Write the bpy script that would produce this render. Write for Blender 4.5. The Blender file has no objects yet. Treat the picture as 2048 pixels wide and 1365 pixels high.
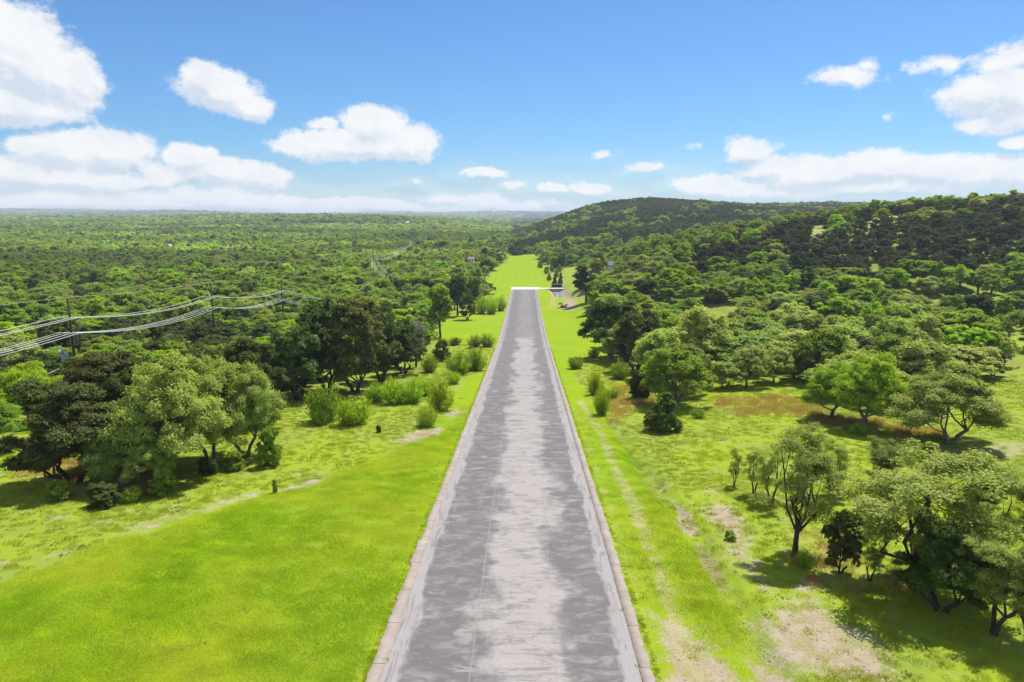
import bpy, math, random, numpy as np
from mathutils import Vector, Matrix
RNG = np.random.default_rng(7)
random.seed(7)
R = math.radians
scene = bpy.context.scene
col = scene.collection
F = 1366.0
CAM = np.array([0.48, 0.0, 31.2])
PITCH, YAW = 10.5, 1.12

# ------------------------------------------------------------------ camera
cd = bpy.data.cameras.new('camera'); cam = bpy.data.objects.new('camera', cd); col.objects.link(cam)
cd.sensor_width = 36; cd.lens = 36*F/2048; cd.clip_start = .5; cd.clip_end = 30000
cam.location = CAM; cam.rotation_euler = (R(90-PITCH), 0, R(YAW))
scene.camera = cam
_m = (Matrix.Rotation(R(YAW), 3, 'Z') @ Matrix.Rotation(R(90-PITCH), 3, 'X'))
M3 = np.array(_m)

def ray(px, py):
    v = M3 @ np.array([(px-1024)/F, -(py-682.5)/F, -1.0])
    return v/np.linalg.norm(v)
def project(P):
    q = (np.asarray(P)-CAM) @ M3
    d = -q[..., 2]
    return 1024+F*q[..., 0]/d, 682.5-F*q[..., 1]/d, d

# ------------------------------------------------------------------ terrain
PY = [-200, 0, 23, 34, 45, 63, 80, 102, 151, 185, 225, 294, 350, 400, 478, 600, 1000, 3000]
PZ = [15.5, 14.5, 14.0, 13.25, 12.15, 10.8, 9.3, 7.5, 3.75, 2.1, 1.2, 0, -.3, .6, 2.5, 3, 5, 5]
_fy = np.arange(-200, 3000, 1.0); _fz = np.interp(_fy, PY, PZ)
for _ in range(3):
    k = 9; _fz[k:-k] = np.convolve(_fz, np.ones(2*k+1)/(2*k+1), 'same')[k:-k]
def prof(Y): return np.interp(Y, _fy, _fz)

COLS = [-600, 0, 300, 450, 600, 750, 900, 1000, 1050, 1100, 1150, 1200, 1290, 1400, 1500, 1600, 1700, 1800, 2048, 2600]
ROWS = [150, 190, 230, 280, 350, 450, 550, 700, 850, 1000, 1150, 1300, 1600, 2200, 3000, 4500, 6000, 9000]
TB = {
-600: [3, 2, 2, 2, 2, 3, 4, 5, 6, 8, 10, 12, 14, 20, 32, 46, 30, 30],
0:    [3.5, 2, 1.5, 1, 1, 1, 2, 3, 4, 6, 8, 10, 12, 16, 20, 34, 52, 40],
300:  [3.5, 2, 1, .5, 0, 0, 1, 2, 4, 6, 8, 10, 12, 16, 20, 28, 42, 36],
450:  [3.5, 2, 1, .5, 0, 0, 1, 2, 4, 6, 8, 19, 22, 22, 24, 30, 34, 30],
600:  [3.5, 2, 1, 0, 0, 0, 1, 2, 4, 6, 8, 22, 24, 22, 22, 24, 26, 26],
750:  [3.6, 2, 1, 0, -1, 0, 1, 2, 3, 5, 7, 20, 22, 20, 18, 20, 24, 26],
900:  [3.7, 2, 1, 0, 0, 1, 2, 2, 3, 4, 6, 12, 13, 10, 8, 10, 36, 24],
1000: [3.7, 2.1, 1.2, .3, .3, 2, 3, 2, 2, 1, 1, 2, 2, 2, 4, 8, 46, 30],
1050: [3.7, 2.1, 1.2, .3, .3, 2, 3, 5, 8, 7, 5, 4, 3, 2, 4, 8, 50, 30],
1100: [3.8, 2.2, 1.4, .4, .6, 3, 6, 14, 20, 20, 16, 12, 8, 6, 5, 12, 36, 26],
1150: [4, 3, 2, 1.5, 2, 4, 10, 24, 33, 32, 26, 20, 12, 10, 8, 12, 30, 26],
1200: [4.2, 4, 4, 5, 5, 6, 14, 31, 42, 40, 34, 26, 20, 14, 10, 12, 20, 20],
1290: [5, 6, 8, 13, 12, 11, 18, 36, 48, 46, 42, 36, 30, 20, 12, 12, 20, 20],
1400: [5.5, 7, 11, 19, 18, 15, 20, 34, 43, 44, 42, 38, 30, 20, 12, 12, 20, 20],
1500: [6, 8, 13, 22, 22, 18, 20, 30, 38, 40, 40, 38, 30, 20, 12, 12, 20, 20],
1600: [6, 8, 14, 24.5, 25, 22, 22, 28, 36, 41, 42, 40, 30, 20, 12, 12, 20, 20],
1700: [6.3, 8.5, 16, 27.5, 28, 26, 24, 28, 35, 42, 44, 40, 30, 20, 12, 12, 20, 20],
1800: [6.5, 9, 19, 31, 32, 30, 26, 27, 32, 42, 45, 40, 30, 20, 12, 12, 20, 20],
2048: [7, 10, 23, 34, 35, 34, 30, 28, 30, 40, 42, 40, 30, 20, 12, 12, 20, 20],
2600: [8, 13, 26, 36, 38, 36, 34, 34, 34, 36, 36, 36, 30, 20, 12, 12, 20, 20]}
_pc = np.linspace(-600, 2600, 241); _ly = np.linspace(math.log(100), math.log(9000), 260)
_t0 = np.array([np.interp(_ly, np.log(ROWS), TB[c]) for c in COLS])
_T = np.array([np.interp(_pc, COLS, _t0[:, j]) for j in range(len(_ly))])   # rows: ly, cols: pc
def _blur(A, n):
    for _ in range(n):
        B = A.copy(); B[1:-1] = (A[:-2]+2*A[1:-1]+A[2:])/4; A = B.copy()
        B[:, 1:-1] = (A[:, :-2]+2*A[:, 1:-1]+A[:, 2:])/4; A = B
    return A
_T = _blur(_T, 5)
def bil(A, fi, fj):
    fi = np.clip(fi, 0, A.shape[0]-1.001); fj = np.clip(fj, 0, A.shape[1]-1.001)
    i = fi.astype(int); j = fj.astype(int); a = fi-i; b = fj-j
    return (A[i, j]*(1-a)+A[i+1, j]*a)*(1-b)+(A[i, j+1]*(1-a)+A[i+1, j+1]*a)*b
_NT = np.random.default_rng(3).random((256, 256))
def vnoise(x, y, s):
    x = x/s+1000.5; y = y/s+1000.5
    i = np.floor(x).astype(int); j = np.floor(y).astype(int); a = x-i; b = y-j
    a = a*a*(3-2*a); b = b*b*(3-2*b)
    g = lambda p, q: _NT[p % 256, q % 256]
    return (g(i, j)*(1-a)+g(i+1, j)*a)*(1-b)+(g(i, j+1)*(1-a)+g(i+1, j+1)*a)*b-.5
def fbm(x, y, s, n=4):
    r = 0; w = 1.0
    for k in range(n):
        r = r+w*vnoise(x+37*k, y-91*k, s); s *= .5; w *= .55
    return r
def sst(a, b, x):
    t = np.clip((x-a)/(b-a), 0, 1); return t*t*(3-2*t)
CREEK = [(13.6, 297), (13.9, 285), (14.0, 272), (14.6, 262), (17, 254), (22, 246), (30, 240)]
DITCHR = []      # filled below, world polyline of the eroded ditch
def seg_dist(X, Y, pts):
    d = np.full(np.shape(X), 1e9)
    for (x0, y0), (x1, y1) in zip(pts[:-1], pts[1:]):
        dx, dy = x1-x0, y1-y0; L = dx*dx+dy*dy
        t = np.clip(((X-x0)*dx+(Y-y0)*dy)/L, 0, 1)
        d = np.minimum(d, np.hypot(X-x0-t*dx, Y-y0-t*dy))
    return d
def ground(X, Y):
    X = np.asarray(X, float); Y = np.asarray(Y, float)
    P = prof(Y)
    lat = .028*np.maximum(0, X-14)-.004*np.maximum(0, -X-14)
    near = P+lat+.25*fbm(X, Y, 14.0, 3)*sst(8, 16, np.abs(X))
    pc = 1024+F*np.tan(np.arctan2(X-.48, np.maximum(Y, 30.))+R(YAW))/math.cos(R(PITCH))
    tb = bil(_T, (np.log(np.maximum(Y, 100))-_ly[0])/(_ly[1]-_ly[0]), (pc+600)/(_pc[1]-_pc[0]))
    amp = sst(300, 900, Y)*3.0
    tb = tb+amp*fbm(X, Y, 160.0, 4)+sst(2500, 5000, Y)*16*fbm(X, Y, 900.0, 3)*2
    z = near+(tb-near)*sst(120, 185, Y)
    core = (1-sst(9, 22, np.abs(X)))*(1-sst(440, 520, Y))
    z = z+(P-z)*core
    # gully that passes under the road, the creek and the eroded ditch
    gl = np.exp(-((Y-(128+.12*X))/9.0)**2)
    z = z-1.5*gl*(sst(7, 14, -X)*(1-sst(45, 70, -X))+.5*sst(9, 18, X)*(1-sst(30, 50, X)))
    c = seg_dist(X, Y, CREEK); z = z-1.5*(1-sst(1.3, 4.2, c))
    if DITCHR:
        c = seg_dist(X, Y, DITCHR); z = z-.35*(1-sst(.2, 1.1, c+.5*vnoise(X, Y, 1.3)))
    return z
def hit(px, py, far=9000):
    """Where the sight line through a point of the photograph meets the ground."""
    d = ray(px, py); ts = np.geomspace(15, far, 1500)
    P = CAM+ts[:, None]*d
    h = P[:, 2]-ground(P[:, 0], P[:, 1])
    k = np.argmax(h < 0) if (h < 0).any() else len(ts)-1
    if k > 0:
        t0, t1 = ts[k-1], ts[k]
        a = h[k-1]/(h[k-1]-h[k]+1e-9); t = t0+(t1-t0)*np.clip(a, 0, 1)
    else: t = ts[0]
    p = CAM+t*d
    return p[0], p[1]
def wpoly(pts): return [hit(*p) for p in pts]
def inpoly(X, Y, poly):
    r = np.zeros(np.shape(X), bool)
    n = len(poly)
    for i in range(n):
        x0, y0 = poly[i]; x1, y1 = poly[(i+1) % n]
        if y0 == y1: continue
        c = ((y0 > Y) != (y1 > Y)) & (X < (x1-x0)*(Y-y0)/(y1-y0)+x0)
        r ^= c
    return r
def sdf(X, Y, poly):
    d = seg_dist(X, Y, poly+[poly[0]])
    return np.where(inpoly(X, Y, poly), d, -d)
DITCHR[:] = wpoly([(1240, 868), (1262, 905), (1300, 955), (1350, 1010), (1385, 1060), (1440, 1160), (1480, 1225), (1510, 1290), (1560, 1364)])

OPEN = wpoly([(-300, 905), (-60, 870), (60, 845), (130, 830), (300, 822), (560, 822), (610, 802), (740, 792), (850, 765), (872, 700), (884, 634), (925, 628), (995, 595),
              (965, 572), (984, 545), (1008, 525), (1012, 510), (1067, 510), (1085, 522), (1100, 540), (1160, 548), (1158, 566), (1150, 582), (1165, 612), (1185, 640),
              (1205, 700), (1235, 745), (1262, 780), (1300, 800), (1395, 795), (1425, 770), (1560, 766), (1650, 770), (1672, 832), (1800, 850), (1960, 800), (2050, 760), (2300, 740), (2700, 800)]) 
OPEN += [(200., 20.), (200., -60.), (-200., -60.), (-200., 30.)]
LAWN = wpoly([(-500, 1270), (-60, 1195), (120, 1120), (330, 1043), (480, 1002), (640, 962), (760, 915), (850, 862), (890, 822), (905, 790), (938, 755), (975, 738)])
LAWN += [(-5., LAWN[-1][1]), (-5., -50.), (-150., -50.)]
LAWN2 = wpoly([(872, 672), (884, 632), (905, 629), (960, 628), (1010, 622), (1000, 682), (990, 688), (900, 690)])
STRIP = wpoly([(1005, 600), (925, 590), (965, 574), (984, 545), (1008, 525), (1012, 508), (1067, 508), (1078, 525), (1088, 552), (1110, 578), (1112, 600), (1130, 612), (1165, 625), (1230, 655),
               (1235, 690), (1165, 722), (1150, 752), (1180, 800), (1222, 860), (1262, 925), (1330, 1020), (1395, 1120), (1450, 1215), (1500, 1310), (1540, 1364)])
STRIP += [(24., -50.), (5., -50.), (5., 200.), (-5., 280.)]
CLEAR = [wpoly([(1600, 462), (1640, 447), (1700, 440), (1760, 434), (1840, 428), (1900, 424), (1905, 436), (1800, 452), (1700, 470), (1620, 476)]),
         wpoly([(1540, 762), (1545, 744), (1600, 742), (1610, 760)]),
         wpoly([(1955, 705), (1960, 672), (2080, 668), (2090, 700)]),
         wpoly([(1880, 800), (1960, 745), (2090, 735), (2100, 800)]),
         wpoly([(650, 500), (640, 487), (700, 485), (705, 498)]),
         wpoly([(738, 562), (736, 525), (752, 523), (762, 560)]),
         wpoly([(1120, 560), (1130, 535), (1160, 530), (1172, 556)])]
DIRT = [(CLEAR[0], .42), (wpoly([(1500, 1364), (1470, 1250), (1540, 1195), (1620, 1160), (1700, 1215), (1760, 1290), (1800, 1364)]), .62),
        (wpoly([(1330, 1364), (1300, 1230), (1345, 1240), (1420, 1300), (1480, 1364)]), .66),
        (wpoly([(1405, 985), (1440, 975), (1475, 1050), (1520, 1130), (1540, 1190), (1500, 1160), (1450, 1080)]), .7),
        (wpoly([(560, 985), (620, 958), (650, 955), (640, 970)]), .8), (wpoly([(250, 1060), (330, 1030), (400, 1012), (520, 975), (530, 990), (420, 1025), (340, 1050), (270, 1075)]), .5),
        (wpoly([(795, 885), (850, 862), (885, 840), (905, 815), (925, 818), (890, 860), (830, 885)]), .8),
        (wpoly([(1100, 600), (1112, 588), (1113, 612), (1100, 612)]), .7), (wpoly([(1130, 598), (1150, 604), (1150, 620), (1126, 622)]), .9),
        (wpoly([(1750, 900), (1850, 895), (2048, 880), (2100, 905), (1900, 925)]), .5),
        (wpoly([(1100, 560), (1103, 520), (1108, 520), (1112, 545)]), .6)]
TRACKS = [(wpoly([(1160, 800), (1200, 865), (1225, 925), (1262, 1000), (1290, 1070), (1320, 1150), (1350, 1240), (1400, 1364)]), .55),
          (wpoly([(1145, 810), (1175, 880), (1205, 980), (1235, 1075), (1262, 1170), (1300, 1260), (1330, 1364)]), .35)]
RED = [wpoly([(1215, 850), (1218, 790), (1240, 775), (1300, 785), (1300, 812), (1260, 830), (1230, 855)]),
       wpoly([(1600, 1130), (1590, 1070), (1640, 1060), (1700, 1100), (1780, 1140), (1800, 1175), (1650, 1185)]),
       wpoly([(40, 960), (60, 925), (200, 905), (260, 925), (330, 950), (300, 990), (180, 985), (120, 980)]),
       wpoly([(1440, 830), (1440, 800), (1560, 790), (1700, 830), (1900, 860), (1880, 880), (1700, 860), (1560, 835)]),
       wpoly([(1920, 1010), (1930, 985), (2000, 985), (2000, 1010)])]

def mesh_obj(name, verts, faces, mat, parent=None, smooth=False, link=True):
    me = bpy.data.meshes.new(name)
    verts = np.asarray(verts, np.float32); 
    if isinstance(faces, np.ndarray):
        nf, k = faces.shape
        me.vertices.add(len(verts)); me.vertices.foreach_set('co', verts.ravel())
        me.loops.add(nf*k); me.loops.foreach_set('vertex_index', faces.astype(np.int32).ravel())
        me.polygons.add(nf); me.polygons.foreach_set('loop_start', np.arange(0, nf*k, k, dtype=np.int32)); me.polygons.foreach_set('loop_total', np.full(nf, k, np.int32))
        me.update(calc_edges=True)
    else:
        me.from_pydata([tuple(v) for v in verts.tolist()], [], faces); me.update()
    if smooth: me.polygons.foreach_set('use_smooth', np.ones(len(me.polygons), bool))
    for m in (mat if isinstance(mat, (list, tuple)) else [mat]): me.materials.append(m)
    o = bpy.data.objects.new(name, me)
    if link: col.objects.link(o)
    if parent: o.parent = parent
    return o
def tag(o, label=None, cat=None, group=None, kind=None):
    if label: o['label'] = label
    if cat: o['category'] = cat
    if group: o['group'] = group
    if kind: o['kind'] = kind
    return o
def empty(name, loc, rz=0.0):
    o = bpy.data.objects.new(name, None); col.objects.link(o); o.location = loc; o.rotation_euler = (0, 0, rz); o.empty_display_size = .3
    return o

# ------------------------------------------------------------------ materials
class NT:
    def __init__(s, m): s.m = m; s.nt = m.node_tree; s.n = s.nt.nodes; s.l = s.nt.links
    def node(s, t, **k):
        n = s.n.new(t)
        for a, b in k.items(): setattr(n, a, b)
        return n
    def put(s, sock, v):
        if isinstance(v, bpy.types.NodeSocket): s.l.new(v, sock)
        elif v is not None: sock.default_value = v
    def math(s, op, a, b=None, c=None, clamp=False):
        n = s.node('ShaderNodeMath', operation=op, use_clamp=clamp); s.put(n.inputs[0], a)
        if b is not None: s.put(n.inputs[1], b)
        if c is not None: s.put(n.inputs[2], c)
        return n.outputs[0]
    def noise(s, vec, scale, detail=3, rough=.55, dist=0, out='Fac'):
        n = s.node('ShaderNodeTexNoise'); s.put(n.inputs['Vector'], vec); n.inputs['Scale'].default_value = scale; n.inputs['Detail'].default_value = detail
        n.inputs['Roughness'].default_value = rough; n.inputs['Distortion'].default_value = dist
        return n.outputs[out]
    def mapr(s, v, a, b, c=0., d=1., smooth=True):
        n = s.node('ShaderNodeMapRange', interpolation_type='SMOOTHSTEP' if smooth else 'LINEAR'); s.put(n.inputs[0], v)
        for i, x in zip((1, 2, 3, 4), (a, b, c, d)): s.put(n.inputs[i], x)
        return n.outputs[0]
    def mix(s, f, a, b, blend='MIX'):
        n = s.node('ShaderNodeMix', data_type='RGBA', blend_type=blend); s.put(n.inputs[0], f); s.put(n.inputs[6], rgb(a)); s.put(n.inputs[7], rgb(b))
        return n.outputs[2]
    def vscale(s, vec, sx, sy, sz=1):
        n = s.node('ShaderNodeVectorMath', operation='MULTIPLY'); s.put(n.inputs[0], vec); n.inputs[1].default_value = (sx, sy, sz); return n.outputs[0]
def rgb(c):
    if isinstance(c, tuple) and len(c) == 3: return (*c, 1)
    return c
def new_mat(name):
    m = bpy.data.materials.new(name); m.use_nodes = True; m.node_tree.nodes.clear(); return m, NT(m)
def finish(T, color, rough=.9, bump=None, bstr=.5, bdist=.05, spec=.2, trans=0, metal=0):
    bs = T.node('ShaderNodeBsdfPrincipled'); T.put(bs.inputs['Base Color'], rgb(color)); T.put(bs.inputs['Roughness'], rough); bs.inputs['Specular IOR Level'].default_value = spec
    bs.inputs['Metallic'].default_value = metal
    if bump is not None:
        b = T.node('ShaderNodeBump'); T.put(b.inputs['Height'], bump); b.inputs['Strength'].default_value = bstr; b.inputs['Distance'].default_value = bdist
        T.l.new(b.outputs[0], bs.inputs['Normal'])
    o = T.node('ShaderNodeOutputMaterial'); T.l.new(bs.outputs[0], o.inputs[0])
def pos(T): return T.node('ShaderNodeNewGeometry').outputs['Position']
def attr(T, name): return T.node('ShaderNodeAttribute', attribute_name=name).outputs['Fac']

def simple(name, c, c2=None, scale=3., rough=.8, metal=0, spec=.3):
    m, T = new_mat(name); tc = T.node('ShaderNodeTexCoord').outputs['Object']
    n = T.noise(tc, scale, 5, .65); c2 = c2 or tuple(x*.7 for x in c)
    finish(T, T.mix(T.mapr(n, .35, .65), c, c2), rough, n, .3, .02, spec, metal=metal); return m

def leaf_mat(name, trans=.35):
    """Foliage colour comes from each tree's own object colour, varied leaf by leaf."""
    m, T = new_mat(name)
    oi = T.node('ShaderNodeObjectInfo'); t = attr(T, 'tint')
    hs = T.node('ShaderNodeHueSaturation'); T.put(hs.inputs['Color'], oi.outputs['Color'])
    T.put(hs.inputs['Hue'], T.math('MULTIPLY_ADD', oi.outputs['Random'], .035, .483)); 
    T.put(hs.inputs['Value'], T.math('MULTIPLY_ADD', T.math('FRACT', T.math('MULTIPLY', oi.outputs['Random'], 7.13)), .5, .75))
    c = T.mix(t, hs.outputs[0], T.mix(.5, hs.outputs[0], (.10, .12, .02)))
    c = T.mix(T.math('MULTIPLY', T.mapr(t, .8, 1.0), .5), c, T.mix(.55, hs.outputs[0], (.2, .24, .10)))
    d = T.node('ShaderNodeBsdfDiffuse'); T.put(d.inputs[0], c)
    tr = T.node('ShaderNodeBsdfTranslucent'); T.put(tr.inputs[0], T.mix(1., c, (1.15, 1.1, .42), 'MULTIPLY'))
    a = T.node('ShaderNodeMixShader'); a.inputs[0].default_value = trans; T.l.new(d.outputs[0], a.inputs[1]); T.l.new(tr.outputs[0], a.inputs[2])
    g = T.node('ShaderNodeBsdfGlossy'); g.inputs[0].default_value = (1, 1, 1, 1); g.inputs[1].default_value = .5
    b = T.node('ShaderNodeMixShader'); b.inputs[0].default_value = .008; T.l.new(a.outputs[0], b.inputs[1]); T.l.new(g.outputs[0], b.inputs[2])
    o = T.node('ShaderNodeOutputMaterial'); T.l.new(b.outputs[0], o.inputs[0]); return m
LEAF = leaf_mat('leaves', .5)
NEEDLE = leaf_mat('juniper_sprays', .36)
def bark(name, c1, c2):
    m, T = new_mat(name); tc = T.node('ShaderNodeTexCoord').outputs['Object']
    n = T.noise(T.vscale(tc, 6, 6, 1.2), 2.5, 5, .7); finish(T, T.mix(T.mapr(n, .3, .7), c1, c2), .95, n, .8, .05, .1); return m
BARK = bark('bark', (.10, .075, .055), (.23, .20, .17)); BARKD = bark('dark_bark', (.035, .025, .02), (.10, .08, .065))

# ---- ground
def ground_mat():
    m, T = new_mat('ground'); p = pos(T)
    mow, dirt, red, wood, track = (attr(T, k) for k in ('mow', 'dirt', 'red', 'wood', 'track'))
    xyz = T.node('ShaderNodeSeparateXYZ'); T.put(xyz.inputs[0], p)
    n1 = T.noise(p, .13, 4, .6); n2 = T.noise(p, 1.1, 5, .7); n3 = T.noise(p, 7., 5, .75); n4 = T.noise(p, .035, 3, .5); n5 = T.noise(p, 28., 3, .7)
    # mown lawn
    lawn = T.mix(T.mapr(n1, .35, .65), (.22, .305, .006), (.18, .29, .006))
    lawn = T.mix(T.math('MULTIPLY', T.mapr(n2, .45, .75), .35), lawn, (.27, .28, .04))
    lawn = T.mix(T.math('MULTIPLY', T.mapr(n3, .35, .2), .35), lawn, (.12, .175, .012))
    lawn = T.mix(T.math('MULTIPLY', T.mapr(n4, .5, .7), .35), lawn, (.28, .31, .03))
    lawn = T.mix(T.math('MULTIPLY', T.mapr(T.noise(p, 2.6, 5, .75), .56, .70), .55), lawn, (.33, .27, .12))
    stripe = T.math('SINE', T.math('MULTIPLY', xyz.outputs[0], 1.9))
    far = T.mapr(xyz.outputs[1], 290, 296)
    lawn = T.mix(T.math('MULTIPLY', far, .8), lawn, T.mix(T.mapr(stripe, -.4, .4), (.205, .292, .006), (.218, .302, .008)))
    # rough meadow
    rough = T.mix(T.mapr(n1, .4, .6), (.23, .305, .022), (.205, .265, .04))
    rough = T.mix(T.math('MULTIPLY', T.mapr(n2, .45, .65), .6), rough, (.26, .33, .014))
    rough = T.mix(T.math('MULTIPLY', T.mapr(n3, .5, .3), .55), rough, (.17, .22, .035))
    rough = T.mix(T.math('MULTIPLY', T.mapr(n2, .40, .30), .55), rough, (.33, .28, .15))
    c = T.mix(T.mapr(T.math('ADD', mow, T.math('MULTIPLY_ADD', n2, .5, -.25)), .42, .58), rough, lawn)
    redc = T.mix(T.mapr(n3, .35, .65), (.31, .26, .09), (.30, .34, .05))
    c = T.mix(T.math('MULTIPLY', T.mapr(T.math('ADD', red, T.math('MULTIPLY_ADD', n2, 1.4, -.7)), .35, .8), .7), c, redc)
    soil = T.mix(T.mapr(n2, .35, .65), (.30, .23, .155), (.38, .31, .225)); soil = T.mix(T.math('MULTIPLY', T.mapr(n3, .5, .35), .65), soil, (.19, .14, .09)); soil = T.mix(T.math('MULTIPLY', T.mapr(n5, .42, .34), .6), soil, (.12, .10, .06))
    soil = T.mix(T.mapr(n3, .62, .7), soil, (.55, .48, .38))
    wn = T.math('ADD', T.math('MULTIPLY_ADD', n3, 1.0, -.5), T.math('MULTIPLY_ADD', n2, 1.2, -.6))
    wn = T.math('ADD', wn, T.math('MULTIPLY_ADD', n5, .8, -.4))
    c = T.mix(T.mapr(T.math('ADD', dirt, wn), .42, .55), c, soil)
    c = T.mix(T.math('MULTIPLY', T.mapr(T.math('ADD', track, wn), .38, .6), .85), c, T.mix(.5, soil, (.36, .34, .12)))
    # scattered bare specks in the meadow
    sp = T.math('MULTIPLY', T.mapr(T.noise(p, .45, 4, .65), .58, .66), T.math('SUBTRACT', 1., mow))
    c = T.mix(T.math('MULTIPLY', T.math('MULTIPLY', sp, T.mapr(n3, .4, .55)), .7), c, soil)
    litter = T.mix(T.mapr(n1, .42, .55), (.16, .13, .07), (.22, .28, .03)); litter = T.mix(T.math('MULTIPLY', T.mapr(n3, .4, .6), .4), litter, (.12, .13, .04))
    c = T.mix(wood, c, litter)
    h = T.math('ADD', T.math('MULTIPLY', n3, .5), T.math('MULTIPLY', n5, .35))
    finish(T, c, 1., h, .55, .12, .05)
    return m
GROUND = ground_mat()
def build_ground():
    w = np.concatenate([np.linspace(0, .9, 330), np.linspace(.91, 1.7, 36)])
    t = np.concatenate([(-1)*np.geomspace(.001, 1, 0)])if False else None
    side = lambda Y: 5.47+w[None, :]*(Y[:, None]+40)
    Y = np.geomspace(14, 9040, 900)-40
    cen = np.linspace(-5.47, 5.47, 13)[None, 1:-1].repeat(len(Y), 0)
    Rr = side(Y); X = np.concatenate([-Rr[:, ::-1], cen, Rr], 1); YY = np.repeat(Y[:, None], X.shape[1], 1)
    Z = ground(X, YY)
    under = (np.abs(X) < 5.3) & (YY < 291.5); Z = np.where(under, Z-.12, Z)
    nr, nc = X.shape
    idx = np.arange(nr*nc).reshape(nr, nc)
    faces = np.stack([idx[:-1, :-1], idx[:-1, 1:], idx[1:, 1:], idx[1:, :-1]], -1).reshape(-1, 4)
    o = mesh_obj('ground', np.stack([X, YY, Z], -1).reshape(-1, 3), faces, GROUND, smooth=True); tag(o, kind='structure')
    o['label'] = 'rolling green ground of mown lawn, rough meadow and bare tan soil'
    x, y = X.ravel(), YY.ravel()
    A = {}
    mow = np.zeros(len(x)); 
    for pl, s in ((LAWN, 1.2), (LAWN2, 2.), (STRIP, 1.0)): mow = np.maximum(mow, sst(-s, s, sdf(x, y, pl)+1.2*vnoise(x, y, 4.)))
    A['mow'] = mow
    d = np.zeros(len(x))
    for pl, s in DIRT: d = np.maximum(d, s*sst(-1.5, 1.5, sdf(x, y, pl)+2.2*vnoise(x, y, 3.)))
    dd = seg_dist(x, y, DITCHR); d = np.maximum(d, .75*(1-sst(.15, .8, dd+.9*vnoise(x, y, 1.6)))*sst(.38, .62, vnoise(x, y, 5.)+.5))
    c = seg_dist(x, y, CREEK); d = np.maximum(d, .9*(1-sst(2.5, 4.5, c)))
    A['dirt'] = d
    tr = np.zeros(len(x))
    for pl, s in TRACKS: tr = np.maximum(tr, s*(1-sst(.15, 1.0, seg_dist(x, y, pl)+.3*vnoise(x, y, 2.))))
    A['track'] = tr
    r = np.zeros(len(x))
    for pl in RED: r = np.maximum(r, sst(-1.5, 1.5, sdf(x, y, pl)+2.*vnoise(x, y, 3.)))
    A['red'] = r*np.where((x > 12) & (y > 55), .4, 1)
    wd = sst(.5, -3.5, sdf(x, y, OPEN)+2*vnoise(x, y, 6.))
    wd = np.where(wd > 0, 1-sst(.5, -3.5, sdf(x, y, OPEN)+2*vnoise(x, y, 6.)), 1) if False else 1-sst(-3.5, .5, sdf(x, y, OPEN)+2*vnoise(x, y, 6.))
    for pl in CLEAR: wd = np.minimum(wd, 1-sst(-1, 1, sdf(x, y, pl)))
    A['wood'] = wd*.5
    for k, v in A.items():
        a = o.data.attributes.new(k, 'FLOAT', 'POINT'); a.data.foreach_set('value', v.astype(np.float32))
build_ground()

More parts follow.
